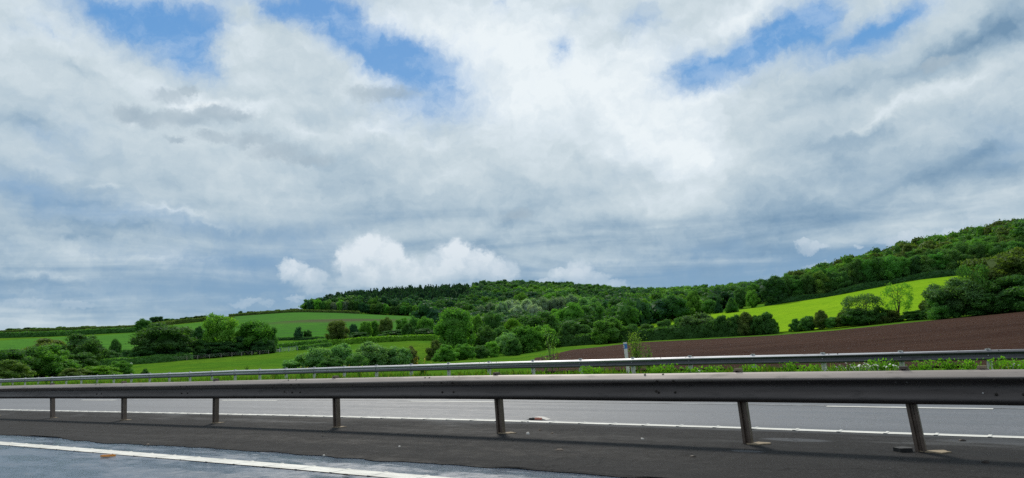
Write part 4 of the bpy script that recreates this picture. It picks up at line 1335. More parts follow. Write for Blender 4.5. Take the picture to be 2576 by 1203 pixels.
# px, base y, top y, width, kind, colour, distance (None = where the base line meets the land), label
TREES = [
    (12, 948, 876, 95, 'bush', 'dark', 150, 'dark bush cut off by the left edge, just above the far rail'),
    (20, 945, 905, 70, 'bush', 'olive', 130, 'low yellowish bush at the left edge, in front of the dark bush'),
    (118, 930, 851, 100, 'bush', 'brown', 205, 'arched brownish topped bush behind the left green bush'),
    (62, 944, 872, 90, 'bush', 'dark2', 160, 'dark green bush second from the left edge above the rail'),
    (118, 944, 866, 95, 'bush', 'mid', 155, 'mid green domed bush on the left with sunlit top'),
    (205, 922, 837, 98, 'shaggy', 'dark', 200, 'dark shaggy spreading tree left of the narrow upright tree'),
    (190, 934, 886, 80, 'bush', 'dark2', 170, 'dark bush at the foot of the shaggy spreading tree'),
    (240, 915, 868, 66, 'bush', 'deep', 205, 'dark pointed bush between the shaggy tree and the narrow tree'),
    (268, 908, 880, 56, 'bush', 'deep', 215, 'low dark bush under the narrow upright tree'),
    (152, 938, 900, 70, 'bush', 'mid2', 165, 'low green bush in front of the left bush mass'),
    (290, 894, 852, 25, 'tall', 'dark2', 225, 'narrow upright tree standing alone against the left green field'),
    (300, 946, 905, 50, 'bush', 'mid', 120, 'yellow green shrub above the rail below the narrow tree'),
    (245, 952, 918, 80, 'bush', 'yel', 110, 'low yellowish scrub above the rail at the left'),
    (190, 953, 925, 60, 'bush', 'olive', 108, 'low olive scrub left of the yellowish scrub'),
    (365, 942, 929, 18, 'bush', 'mid2', 110, 'tiny bush on the meadow just above the rail'),
    (411, 912, 811, 136, 'round', 'dark', 212, 'large dark round tree alone left of the tall pale topped tree'),
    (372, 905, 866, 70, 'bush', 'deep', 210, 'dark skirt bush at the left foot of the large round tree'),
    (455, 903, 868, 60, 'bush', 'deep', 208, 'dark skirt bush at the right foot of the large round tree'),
    (361, 831, 801, 38, 'round', 'dark2', 470, 'round dark tree in the hedge above the large round tree'),
    (395, 811, 795, 29, 'round', 'blue', 790, 'small grey green round tree on the left skyline'),
    (500, 840, 820, 30, 'bush', 'deep', 330, 'small dark bush on the hedge left of the tall pale topped tree'),
    (556, 896, 784, 92, 'shaggy', 'light', 214, 'tall pale topped tree behind the meadow fence'),
    (500, 902, 853, 56, 'bush', 'dark2', 212, 'dark bush at the left foot of the tall pale topped tree'),
    (545, 899, 858, 90, 'bush', 'deep', 210, 'dark undergrowth below the tall pale topped tree'),
    (636, 893, 806, 100, 'shaggy', 'mid', 214, 'spreading green tree right of the tall pale topped tree'),
    (672, 888, 818, 52, 'round', 'mid2', 216, 'rounded green tree at the right end of the fenced tree group'),
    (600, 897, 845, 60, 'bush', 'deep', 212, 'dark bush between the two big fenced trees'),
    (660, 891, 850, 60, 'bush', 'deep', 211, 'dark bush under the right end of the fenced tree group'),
    (750, 851, 821, 24, 'shaggy', 'blue', 300, 'small thin tree in front of the striped field, left of a pair'),
    (774, 850, 830, 26, 'round', 'dark2', 302, 'small round tree in front of the striped field, right of a pair'),
    (851, 866, 806, 64, 'shaggy', 'olive', 232, 'olive green bushy tree at the hedge corner'),
    (889, 852, 813, 26, 'round', 'blue', 285, 'small bluish tree right of the olive bushy tree'),
    (920, 851, 806, 36, 'round', 'light', 290, 'bright green tree in the row before the striped field'),
    (942, 850, 803, 30, 'round', 'mid', 298, 'green tree between the bright tree and the grey round tree'),
    (971, 849, 797, 42, 'round', 'olive', 290, 'grey olive round tree in the row before the striped field'),
    (1010, 848, 797, 40, 'shaggy', 'mid', 292, 'green tree behind the dark ivy like tree'),
    (1027, 852, 812, 38, 'shaggy', 'dark', 250, 'dark dense tree standing forward of the row'),
    (1043, 846, 795, 34, 'round', 'mid2', 300, 'green tree right of the dark forward tree'),
    (1072, 846, 796, 50, 'round', 'mid', 296, 'green tree next to the big meadow tree, at its left'),
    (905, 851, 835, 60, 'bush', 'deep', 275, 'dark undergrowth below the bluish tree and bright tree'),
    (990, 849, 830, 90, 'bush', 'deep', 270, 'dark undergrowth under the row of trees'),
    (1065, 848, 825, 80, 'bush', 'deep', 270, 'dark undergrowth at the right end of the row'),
    # willow scrub above the rail
    (742, 930, 899, 56, 'willow', 'willow', 100, 'low leading tail of the grey willow scrub'),
    (797, 932, 867, 88, 'willow', 'willow', 92, 'leftmost domed grey green willow bush above the rail'),
    (862, 930, 861, 84, 'willow', 'willow', 94, 'second domed grey green willow bush above the rail'),
    (928, 928, 857, 104, 'willow', 'willow', 92, 'largest domed grey green willow bush above the rail'),
    (998, 926, 864, 74, 'willow', 'willow', 92, 'right domed willow bush of the scrub above the rail'),
    (1034, 924, 868, 52, 'willow', 'brown', 94, 'brownish leaved bush at the right end of the willow scrub'),
    (898, 936, 888, 60, 'bush', 'mid2', 84, 'lower green bush in front of the largest willow bush'),
    (835, 938, 900, 60, 'willow', 'dark2', 84, 'dark lower bush in front of the second willow bush'),
    # big tree group, centre left
    (1142, 905, 775, 116, 'shaggy', 'mid', 165, 'big loose green tree with pale leaves, left of the middle'),
    (1095, 913, 855, 52, 'bush', 'olive', 150, 'olive dark bush at the left foot of the big loose tree'),
    (1122, 914, 866, 66, 'bush', 'mid', 140, 'bright edged green bush below the big loose tree'),
    (1166, 912, 862, 60, 'bush', 'mid', 143, 'green bush second from left below the big loose tree'),
    (1222, 900, 815, 66, 'bush', 'mid2', 172, 'green tree like bush right of the big loose tree'),
    (1208, 910, 866, 52, 'bush', 'dark2', 146, 'dark bush third from left in the front row'),
    (1237, 907, 857, 46, 'bush', 'light', 150, 'pale edged bush fourth in the front row'),
    (1258, 904, 820, 70, 'round', 'mid2', 178, 'rounded dull green tree behind the front bush row'),
    (1278, 903, 832, 66, 'bush', 'willow', 160, 'grey green bush right of the pale edged bush'),
    (1322, 898, 811, 84, 'willow', 'mid', 165, 'soft domed green willow before the ploughed field corner'),
    (1369, 890, 813, 68, 'bush', 'light', 172, 'bright yellow green bush at the ploughed field corner'),
    (1290, 900, 850, 50, 'bush', 'dark2', 150, 'dark bush left of the soft domed willow'),
    (1240, 865, 783, 60, 'round', 'dark2', 235, 'dark round topped tree behind the front trees, left'),
    (1203, 860, 787, 30, 'round', 'light', 250, 'small bright crown behind the big loose tree'),
    (1362, 868, 778, 112, 'willow', 'dark2', 225, 'broad dark domed tree above the bright corner bush'),
    (1290, 862, 800, 60, 'bush', 'yel', 215, 'yellowish bush between two dark crowns'),
    (1428, 880, 812, 52, 'bush', 'dark2', 176, 'dark green bush at the left end of the hedge before the wood'),
    (1463, 878, 812, 60, 'bush', 'dark', 178, 'dark bush left of the round willow mound'),
    (1438, 862, 758, 74, 'shaggy', 'mid', 270, 'big deep green tree above the hedge, left half'),
    (1490, 856, 757, 80, 'shaggy', 'mid2', 275, 'big deep green tree above the hedge, right half'),
    (1402, 850, 775, 50, 'shaggy', 'light', 285, 'bright climbing leaved tree beside the big deep green tree'),
    (1537, 872, 797, 86, 'willow', 'mid', 170, 'round smooth willow mound above the marker post'),
    (1592, 868, 812, 50, 'bush', 'dark2', 172, 'dark hedge bush just right of the round willow mound'),
    (1632, 866, 814, 56, 'bush', 'mid2', 172, 'green hedge bush second right of the round willow mound'),
    (1672, 863, 803, 58, 'bush', 'dark2', 172, 'taller hedge bush with pale top left of the second mound'),
    (1712, 860, 798, 60, 'bush', 'mid2', 172, 'hedge bush under the left side of the second mound'),
    (1756, 857, 781, 92, 'willow', 'sage', 170, 'second smooth willow mound, in the middle of the right hedge'),
    (1545, 812, 762, 46, 'shaggy', 'yel', 350, 'yellowish loose tree above the round willow mound'),
    (1592, 815, 773, 54, 'round', 'brown', 340, 'brownish round tree left of the small pasture gap'),
    (1629, 812, 771, 38, 'round', 'mid2', 345, 'dull green tree above the small pasture gap'),
    (1632, 800, 746, 64, 'round', 'mid2', 400, 'green round tree left of the large dark dome tree'),
    (1694, 807, 742, 88, 'round', 'deep', 345, 'large very dark dome shaped tree in the valley'),
    (1707, 795, 730, 56, 'tall', 'light', 400, 'bright green crown rising behind the dark dome tree'),
    (1748, 792, 731, 48, 'tall', 'light', 385, 'bright tall tree right of the dark dome tree'),
    (1786, 790, 752, 44, 'round', 'mid2', 370, 'grey green round tree right of the bright tall tree'),
    (1808, 788, 752, 24, 'conifer', 'pine', 365, 'dark conifer in the valley at the left end of the bright pasture'),
    (1796, 765, 733, 34, 'round', 'light', 480, 'pale green crown behind the valley conifer'),
    (1842, 783, 748, 40, 'conifer', 'dark2', 350, 'broad dark cone shaped tree at the pasture tip'),
    (1832, 760, 727, 32, 'round', 'mid', 480, 'green crown above the cone shaped tree'),
    (1866, 777, 724, 34, 'tall', 'dark2', 390, 'dark tall tree behind the pasture tip'),
    (1895, 775, 730, 36, 'tall', 'light', 372, 'bright green upright tree at the pasture edge'),
    (1900, 772, 712, 50, 'round', 'mid', 430, 'green crown left of the big dark wood corner tree'),
    # bushes in front of the bright pasture
    (2003, 832, 801, 32, 'bush', 'dark2', 162, 'leftmost low bush in front of the bright pasture'),
    (2036, 831, 792, 44, 'bush', 'dark2', 160, 'rounded bush second from left before the bright pasture'),
    (2068, 829, 780, 34, 'tall', 'olive', 158, 'upright bushy tree third from left before the bright pasture'),
    (2096, 827, 795, 40, 'bush', 'mid2', 158, 'low bush fourth from left before the bright pasture'),
    (2122, 825, 783, 40, 'bush', 'olive', 158, 'olive bush at the left of the thin topped tree'),
    (2172, 822, 745, 88, 'fork', 'sage', 158, 'wide thin topped tree before the bright pasture'),
    (2160, 823, 772, 74, 'bush', 'dark2', 157, 'dark lower bush inside the wide thin topped tree'),
    (2215, 815, 772, 44, 'bush', 'mid2', 158, 'green bush between the thin topped tree and the bare branched tree'),
    (2262, 810, 715, 66, 'sparse', 'light', 158, 'bare branched airy tree before the bright pasture'),
    (2240, 813, 778, 50, 'bush', 'olive', 158, 'low bush at the foot of the bare branched tree'),
    (2300, 806, 780, 60, 'bush', 'dark2', 158, 'low dark bush right of the bare branched tree'),
    (2332, 803, 754, 26, 'tall', 'olive', 157, 'thin upright bush between the airy tree and the big willow'),
    (2345, 803, 775, 44, 'bush', 'dark2', 156, 'low bush at the left foot of the big grey willow'),
    (2408, 802, 690, 100, 'willow', 'sage', 150, 'big grey green willow before the right end of the pasture'),
    (2375, 803, 740, 56, 'bush', 'mid2', 148, 'green bush on the left flank of the big grey willow'),
    (2462, 796, 672, 60, 'fork', 'mid2', 152, 'forked tree with visible branches right of the big grey willow'),
    (2530, 792, 622, 150, 'shaggy', 'olive', 158, 'tallest tree at the right edge, spreading over the field end'),
    (2505, 790, 650, 90, 'shaggy', 'mid2', 164, 'dense green tree behind the tallest right edge tree'),
    (2556, 790, 690, 110, 'bush', 'dark', 150, 'dark dense bush in the bottom of the right edge trees'),
    (2478, 795, 735, 90, 'bush', 'dark2', 150, 'dark bush below the forked tree at the right'),
    (2620, 785, 650, 120, 'round', 'dark2', 165, 'dark tree half cut by the right edge'),
    # silvery trees in the valley wood
    (1210, 798, 768, 30, 'round', 'grey', 500, 'low silvery crown beside the leftmost small one'),
    (1262, 802, 757, 36, 'shaggy', 'grey', 450, 'soft silvery crown before the bright green one'),
    (1345, 808, 762, 40, 'round', 'silver', 400, 'lowest pale silver crown at the centre of the wood'),
    (1300, 806, 765, 40, 'shaggy', 'silver', 410, 'low pale silver crown left of the lowest one'),
    (1183, 800, 762, 30, 'round', 'grey', 520, 'leftmost small silvery tree in the valley wood'),
    (1236, 800, 760, 42, 'round', 'grey', 510, 'silvery tree between two green crowns in the valley wood'),
    (1290, 800, 751, 48, 'round', 'silver', 470, 'palest silver leaved tree left of the middle'),
    (1328, 800, 752, 44, 'shaggy', 'silver', 460, 'pale silver leaved tree at the centre of the wood'),
    (1362, 800, 744, 60, 'round', 'grey', 480, 'broad grey leaved tree at the centre of the wood'),
    (1402, 795, 742, 52, 'round', 'grey', 480, 'grey leaved tree right of the broad grey one'),
    (1440, 795, 739, 50, 'round', 'grey', 500, 'upper grey green tree right of the centre'),
    (1482, 795, 744, 56, 'round', 'willow', 480, 'rightmost grey green tree of the silvery group'),
    (1262, 800, 765, 30, 'tall', 'light', 490, 'bright green crown between the silvery trees'),
    (1312, 790, 735, 46, 'round', 'light', 640, 'bright crown above the pale silver trees'),
    (1384, 780, 733, 42, 'round', 'light', 680, 'small bright crown on the hillside right of centre'),
]


def plant_trees():
    for (px, yb, yt, w, kind, colr, r, label) in TREES:
        tree(px, yb, yt, w, kind, colr, label, r)


plant_trees()

ORD = ['first', 'second', 'third', 'fourth', 'fifth', 'sixth', 'seventh', 'eighth', 'ninth', 'tenth', 'eleventh', 'twelfth', 'thirteenth',
       'fourteenth', 'fifteenth', 'sixteenth', 'seventeenth', 'eighteenth', 'nineteenth', 'twentieth', 'twenty first', 'twenty second', 'twenty third', 'twenty fourth', 'twenty fifth']


def row(pts, hpx, wpx, kinds, cols, text, group, r=None, seed=1, rmin=150, rcat='tree'):
    """trees standing in a row along a line of base points"""
    rnd = random.Random(seed)
    xs = [p[0] for p in pts]; x = xs[0]; k = 0
    while x <= xs[-1]:
        yb = poly(pts, x)
        w = rnd.uniform(*wpx); h = rnd.uniform(*hpx)
        rr = r if r is None or not isinstance(r, (list, tuple)) else poly(r, x)
        tree(x, yb, yb - h, w, rnd.choice(kinds), rnd.choice(cols), ORD[k] + ' from left of ' + text, rr, rmin, group, cat=rcat, jitter=0.16)
        x += w * 0.62; k += 1
        if k >= len(ORD): break
    return k


EDGE = [(1935, 768), (1975, 765), (2050, 752), (2100, 744), (2200, 723), (2300, 706), (2440, 692), (2576, 684), (2640, 678)]
tree(1952, 768, 694, 64, 'round', 'deep', 'big dark round tree at the left corner of the right hand wood', 372, cat='tree')
row(EDGE[1:], (54, 82), (40, 58), ['bush', 'shaggy', 'bush', 'tall'], ['dark', 'dark2', 'mid2', 'dark', 'deep', 'olive'], 'the trees fronting the right wood above the pasture', 'front trees of the right wood',
    r=[(1935, 378), (2640, 392)], seed=5)
row([(1985, 738), (2100, 722), (2300, 690), (2440, 668), (2640, 640)], (46, 62), (34, 46), ['round', 'shaggy', 'round'], ['mid2', 'mid', 'olive', 'dark2', 'mid'], 'the trees rising behind the right wood front',
    'second row of the right wood', r=[(1985, 440), (2640, 455)], seed=9)
row([(2010, 728), (2100, 712), (2300, 676), (2440, 650), (2640, 618)], (40, 52), (32, 42), ['round', 'round', 'shaggy'], ['mid2', 'mid', 'olive', 'olive', 'light'], 'the third line of crowns in the right wood',
    'third line of the right wood', r=[(1985, 520), (2640, 530)], seed=12)
WE = [(782, 786), (820, 788), (900, 790), (1000, 797), (1100, 802), (1190, 802)]
row(WE, (26, 36), (20, 28), ['round', 'tall', 'round', 'shaggy'], ['dark2', 'mid', 'mid2', 'blue', 'light', 'grey'], 'the trees along the foot of the hill wood', 'trees along the foot of the hill wood',
    r=[(782, 722), (1190, 715)], seed=21, rmin=500)
row([(8, 841), (60, 839), (130, 837), (200, 835), (240, 833)], (9, 16), (20, 34), ['round', 'bush', 'round'], ['dark', 'dark2', 'dark'], 'the dark little trees on the left skyline',
    'dark little trees on the left skyline', r=790, seed=4)
row([(425, 808), (500, 801), (522, 799)], (4, 8), (12, 26), ['bush', 'round'], ['dark', 'dark2'], 'the small shrubs on the pasture skyline', 'small skyline shrubs', r=800, seed=6)
row([(606, 793), (700, 787), (764, 784)], (6, 11), (14, 22), ['bush', 'round'], ['dark2', 'olive', 'brown'], 'the small bushes on the skyline hedge', 'small bushes on the skyline hedge', r=785, seed=8)


# ------------------------------------------------------------------ distant woods that read as one mass
def wood(name, label, samples, seed, kinds, low=None):
    """samples: list of (x, y, height, width, kind, colour)"""
    rng = np.random.default_rng(seed)
    protos = {}
    for kd in kinds:
        for v in range(4):
            protos[(kd, v)] = crown_mesh(kd, 500 + v * 7 + len(kd), 460 if kd != 'conifer' else 260, 0.070 if kd != 'conifer' else 0.09, 16 if kd != 'conifer' else 14, 0.84)
    Vs = []; Qs = []; Ts = []; Cs = []; base = 0
    for (x, y, h, w, kd, c) in samples:
        V, Q, T = protos[(kd, int(rng.integers(4)))]
        a = rng.uniform(0, 6.28); ca, sa = math.cos(a), math.sin(a)
        P = V * np.array([w, w, h]); P = np.stack([P[:, 0] * ca - P[:, 1] * sa, P[:, 0] * sa + P[:, 1] * ca, P[:, 2]], 1)
        P += np.array([x, y, float(terrain(x, y)) - 0.06 * h])
        Vs.append(P); Qs.append(Q + base); Ts.append(T + base); base += len(V)
        Cs.append(np.tile(np.array(c), (len(V), 1)))
    V = np.concatenate(Vs)
    o = np_mesh(name, V, [np.concatenate(Qs), np.concatenate(Ts)], MAT['wood_leaf'], attr=np.concatenate(Cs))
    return tag(o, label, 'wood', kind='stuff')


def scatter(region, spacing, seed, hfun, pal, kindf):
    """region: list of (px, r_near, r_far); jittered grid of trees"""
    rnd = random.Random(seed)
    out = []
    pts = []
    px0, px1 = region[0][0], region[-1][0]
    rmin = min(p[1] for p in region); rmax = max(p[2] for p in region)
    r = rmin
    while r < rmax:
        sp = spacing * rnd.uniform(.92, 1.08)
        x = px0
        while x < px1:
            a = math.atan((x - CX) / F_PX)
            step = sp / r / (math.cos(a) ** -2) * F_PX / math.cos(a) ** 2 * math.cos(a) ** 2
            rn = np.interp(x, [p[0] for p in region], [p[1] for p in region]); rf = np.interp(x, [p[0] for p in region], [p[2] for p in region])
            rj = r + rnd.uniform(-.45, .45) * sp
            if rn <= rj <= rf:
                aj = a + rnd.uniform(-.45, .45) * sp / r
                X, Y = rj * math.sin(aj), rj * math.cos(aj)
                h, w = hfun(x, rj, rnd)
                kd = kindf(x, rj, rnd)
                n = mnoise.noise(Vector((X * 0.012, Y * 0.012, 3)))
                c = list(G[pal(x, rj, rnd, n)])
                k = rnd.uniform(.72, 1.12)
                out.append((X, Y, h, w, kd, (c[0] * k, c[1] * k, c[2] * k)))
            x += sp / r * F_PX
        r += sp * 0.85
    return out


def pal_hill(x, r, rnd, n):
    v = n + rnd.uniform(-.35, .35)
    if v > .38: return 'light'
    if v > .18: return 'mid'
    if v > -.1: return 'hill'
    if v > -.3: return 'blue'
    return 'dark2'


def hill_kind(x, r, rnd):
    if 800 < x < 1190 and r > 790 and rnd.random() < (0.9 if 860 < x < 1140 else .5): return 'conifer'
    return 'round'


def hill_pal(x, r, rnd, n):
    if 800 < x < 1170 and r > 790: return 'pine' if rnd.random() < .8 else 'blue'
    return pal_hill(x, r, rnd, n)


def hill_h(x, r, rnd):
    h = rnd.uniform(11, 18)
    if 800 < x < 1190 and r > 790: return h * .95, rnd.uniform(9, 14)
    if x < 850: h *= .85
    return h, rnd.uniform(12, 26)


wood('hill_wood', 'dense mixed wood covering the rounded hill in the middle distance',
     scatter([(786, 735, 1010), (840, 735, 1120), (1000, 725, 1200), (1300, 640, 1230), (1600, 620, 1180), (1760, 600, 1100)], 15, 3, hill_h, hill_pal, hill_kind), 31, ['round', 'conifer'])
wood('valley_wood', 'mixed green wood filling the valley below the hill',
     scatter([(1100, 330, 700), (1200, 250, 700), (1400, 235, 640), (1560, 300, 620), (1800, 400, 640), (1925, 430, 700)], 12, 8,
             lambda x, r, rnd: ((rnd.uniform(5, 8) if 1130 < x < 1530 and r < 500 else rnd.uniform(9, 15)), rnd.uniform(12, 17)), pal_hill, lambda x, r, rnd: 'round'), 32, ['round'])
wood('ridge_wood', 'hazy far wood on the low ridge between the hill and the right wood',
     scatter([(1700, 830, 1120), (1850, 760, 1100), (1990, 700, 1100)], 14, 12,
             lambda x, r, rnd: (rnd.uniform(11, 16), rnd.uniform(14, 20)), pal_hill, lambda x, r, rnd: 'conifer' if 1750 < x < 1810 and rnd.random() < .6 else 'round'), 33, ['round', 'conifer'])


def pal_right(x, r, rnd, n):
    v = n + rnd.uniform(-.35, .35)
    return 'light' if v > .4 else 'mid' if v > .15 else 'olive' if v > -.1 else 'mid2' if v > -.3 else 'dark2'


wood('right_wood', 'dense green wood climbing the hill at the right',
     scatter([(1960, 560, 860), (2100, 545, 900), (2600, 540, 900), (2900, 420, 900)], 13, 15,
             lambda x, r, rnd: (rnd.uniform(9, 18), rnd.uniform(10, 24)), pal_right, lambda x, r, rnd: 'round'), 34, ['round'])


# ------------------------------------------------------------------ hedges
def hedge(pts, hpx, width, label, colr='dark2', r=None, rmin=60, seed=1, leaf=0.35, dens=5.0, top=None):
    """clipped hedge along picture points; hpx = height seen"""
    rng = np.random.default_rng(seed)
    P = []
    xs = np.linspace(pts[0][0], pts[-1][0], 60)
    for x in xs:
        loc, rr = spot(x, poly(pts, x), rmin, r if not isinstance(r, (list, tuple)) else poly(r, x))
        h = (hpx if not isinstance(hpx, list) else poly(hpx, x)) / F_PX * rr / math.cos(math.atan((x - CX) / F_PX))
        P.append((loc.x, loc.y, loc.z, h))
    P = np.array(P)
    seg = np.linalg.norm(np.diff(P[:, :2], axis=0), axis=1); L = np.concatenate([[0], np.cumsum(seg)])
    n = max(8, int(L[-1] / max(width * 0.5, 0.9)))
    s = np.linspace(0, L[-1], n)
    C = np.stack([np.interp(s, L, P[:, k]) for k in range(4)], 1)
    T = np.gradient(C[:, :2], axis=0); T /= np.linalg.norm(T, axis=1)[:, None]; N = np.stack([-T[:, 1], T[:, 0]], 1)
    prof = [(-.5, -.3), (-.52, .35), (-.42, .86), (-.15, .97), (.15, .98), (.42, .88), (.52, .35), (.5, -.3)]
    V = []
    for i in range(n):
        for a, b in prof:
            j = 1 + rng.normal() * .10; k = 1 + rng.normal() * .07
            V.append((C[i, 0] + N[i, 0] * a * width * j, C[i, 1] + N[i, 1] * a * width * j, C[i, 2] + b * C[i, 3] * k))
    m = len(prof); i = np.arange(n - 1)[:, None] * m; j = np.arange(m - 1)[None, :]
    F = np.stack([i + j, i + j + 1, i + m + j + 1, i + m + j], -1).reshape(-1, 4)
    caps = []
    V = np.array(V)
    hm = float(C[:, 3].mean())
    nl = int(min(9000, L[-1] * (hm * 2 + width) * dens / (leaf ** 1.2)))
    u = rng.uniform(0, n - 1.001, nl); ii = u.astype(int); f = (u - ii)[:, None]
    a = rng.uniform(0.3, m - 1.3, nl); jj = a.astype(int); g = (a - jj)[:, None]
    VV = V.reshape(n, m, 3)
    p = (VV[ii, jj] * (1 - f) + VV[ii + 1, jj] * f) * (1 - g) + (VV[ii, jj + 1] * (1 - f) + VV[ii + 1, jj + 1] * f) * g
    p[:, 2] += rng.uniform(-.02, .10, nl) * hm
    t = rng.normal(size=(nl, 3)); t /= np.linalg.norm(t, axis=1)[:, None]; b = np.cross(t, rng.normal(size=(nl, 3))); b /= np.linalg.norm(b, axis=1)[:, None]
    sz = leaf * rng.uniform(.5, 1.3, nl)[:, None]
    q = np.stack([p - t * sz * .65, p + b * sz * .4, p + t * sz * .65, p - b * sz * .4], 1).reshape(-1, 3)
    Q = np.arange(nl * 4).reshape(-1, 4) + len(V)
    o = np_mesh('hedge', np.concatenate([V, q]), [F, Q], MAT['leaf'])
    c = G[colr]; o.color = (c[0], c[1], c[2], 1)
    return tag(o, label, 'hedge')


hedge([(-40, 852), (0, 851), (130, 847), (240, 841), (345, 836), (370, 835)], 9, 4, 'long dark hedge along the top of the left green field', 'dark2', rmin=300, leaf=.8, dens=3)
hedge([(-20, 843), (0, 842), (240, 835)], 5, 3, 'thin dark hedge under the left skyline trees', 'olive', r=780, leaf=.9, dens=3)
hedge([(230, 834), (345, 829), (440, 816), (520, 808), (560, 804)], 8, 4, 'brownish dark hedge below the left skyline pasture', 'olive', rmin=300, leaf=.8, dens=3)
hedge([(575, 799), (600, 796), (740, 789), (820, 788), (905, 791)], 7, 4, 'skyline hedge along the top of the striped field', 'olive', r=[(575, 705), (905, 705)], leaf=.8, dens=3)
hedge([(440, 851), (480, 850), (560, 850)], 14, 3, 'dark hedge seen between the round tree and the tall tree', 'deep', rmin=200, leaf=.6)
hedge([(690, 857), (740, 856), (820, 855)], 6, 3, 'thin dark hedge at the foot of the striped field', 'deep', rmin=200, leaf=.6)
hedge([(690, 877), (740, 872), (780, 868), (830, 862)], 10, 3, 'green trimmed hedge behind the metal gate', 'mid', rmin=150, leaf=.5)
hedge([(678, 888), (708, 885)], 9, 2.5, 'short trimmed hedge left of the metal gate', 'mid', r=219, leaf=.5)
hedge([(750, 884), (790, 876), (830, 870)], 9, 2.5, 'low trimmed hedge running right from the metal gate', 'mid2', r=[(750, 217), (830, 222)], leaf=.5)
hedge([(828, 869), (900, 864), (1000, 859), (1100, 852)], 13, 3, 'trimmed yellowish hedge below the row of trees', 'yel', r=[(828, 226), (1100, 228)], leaf=.5)
hedge([(190, 925), (260, 918), (330, 913), (400, 911), (480, 908)], 13, 3, 'low grassy topped hedge below the large dark trees on the left', 'mid2', r=[(190, 196), (480, 206)], leaf=.5)
hedge([(225, 905), (300, 903), (350, 900)], 18, 3, 'dark hedge at the bottom of the left green field', 'deep', r=232, leaf=.5)
hedge([(1395, 880), (1500, 872), (1700, 858), (1830, 852), (1954, 843)], [(1395, 22), (1500, 26), (1700, 28), (1800, 36), (1930, 38), (1954, 24)], 5,
      'tall thick hedge between the ploughed field and the bright pasture', 'dark', r=[(1395, 176), (1954, 163)], leaf=.45, dens=6)
hedge([(1925, 771), (1975, 767), (2050, 754), (2100, 746), (2200, 725), (2300, 708), (2440, 694), (2640, 680)], [(1925, 6), (2010, 13), (2080, 7), (2160, 15), (2260, 8), (2350, 14), (2440, 8), (2640, 12)], 6, 'dark undergrowth along the foot of the right hand wood', 'deep',
      r=[(1925, 371), (2640, 384)], leaf=.7, dens=4)
for k, (a, b, y, w) in enumerate([(1798, 50, 852, 44), (1822, 62, 851, 50), (1852, 58, 849, 44), (1880, 62, 846, 48), (1908, 56, 845, 40), (1934, 60, 843, 46)]):
    tree(a, y, y - b, w, 'bush', ['mid2', 'dark', 'dark2', 'olive', 'dark', 'dark2'][k], ['leftmost', 'second', 'third', 'fourth', 'fifth', 'rightmost'][k] + ' of six overgrown bushes ending the tall hedge', 166 - k, group='overgrown bushes in the tall hedge end')


# ------------------------------------------------------------------ fence, gate
def meadow_fence():
    root = empty('fence', (0, 0, 0))
    tag(root, 'wire fence on pale wooden posts along the edge of the meadow', 'fence')
    pts = [(401, 910), (439, 907), (471, 905), (498, 901), (528, 900), (557, 899), (584, 897), (608, 896), (634, 893), (654, 891), (676, 889)]
    heads = []
    proto_post = None
    for px, py in pts:
        loc = world_at(px, 203 if px < 500 else 205)
        if proto_post is None:
            m = MB(); m.tube([(0, 0, -.2), (0.01, 0, .6), (0, .01, 1.05)], [.075, .07, .06], 7)
            proto_post = m.build('post', MAT['timber'], root); p = proto_post
        else:
            p = proto_post.copy(); link(p, root)
        p.location = loc; heads.append(loc)
    for zz in (0.45, 0.75, 1.05):
        m = MB(); m.tube([h + Vector((0, 0, zz)) for h in heads], .012, 4); m.build('wire', MAT['far_post'], root)


def gate():
    a = world_at(704, 214); b = world_at(749, 216)
    root = empty('field_gate', a, math.atan2(b.y - a.y, b.x - a.x))
    tag(root, 'pale metal double field gate beside the trimmed hedges', 'gate')
    L = math.hypot(b.x - a.x, b.y - a.y); dz = b.z - a.z
    for k in range(2):
        x0, x1 = L * k / 2 + .08, L * (k + 1) / 2 - .08
        m = MB()
        for z in (.18, .40, .62, .84, 1.12):
            m.tube([(x0, 0, z + dz * x0 / L), (x1, 0, z + dz * x1 / L + (.18 if k else -.0))], .028, 6)
        for x in (x0, (x0 + x1) / 2, x1): m.tube([(x, 0, .15), (x, 0, 1.14 + (.18 if k and x == x1 else 0))], .028, 6)
        m.build('leaf', MAT['gate'], root)
    for x in (0, L / 2, L):
        m = MB(); m.tube([(x, 0, -.3), (x, 0, 1.45)], .07, 8); m.build('post', MAT['gate'], root)
    c = world_at(691, 213); d = world_at(703, 213.6)
    r2 = empty('rail_fence', c, math.atan2(d.y - c.y, d.x - c.x))
    tag(r2, 'short pale rail fence just left of the field gate', 'fence')
    L = math.hypot(d.x - c.x, d.y - c.y)
    for z in (.35, .75):
        m = MB(); m.box(0, L, -.03, .03, z, z + .13); m.build('rail', MAT['white'], r2)
    for x in (0.05, L - .05):
        m = MB(); m.box(x - .06, x + .06, -.1, -.031, -.2, 1.0); m.build('post', MAT['white'], r2)


meadow_fence()
gate()


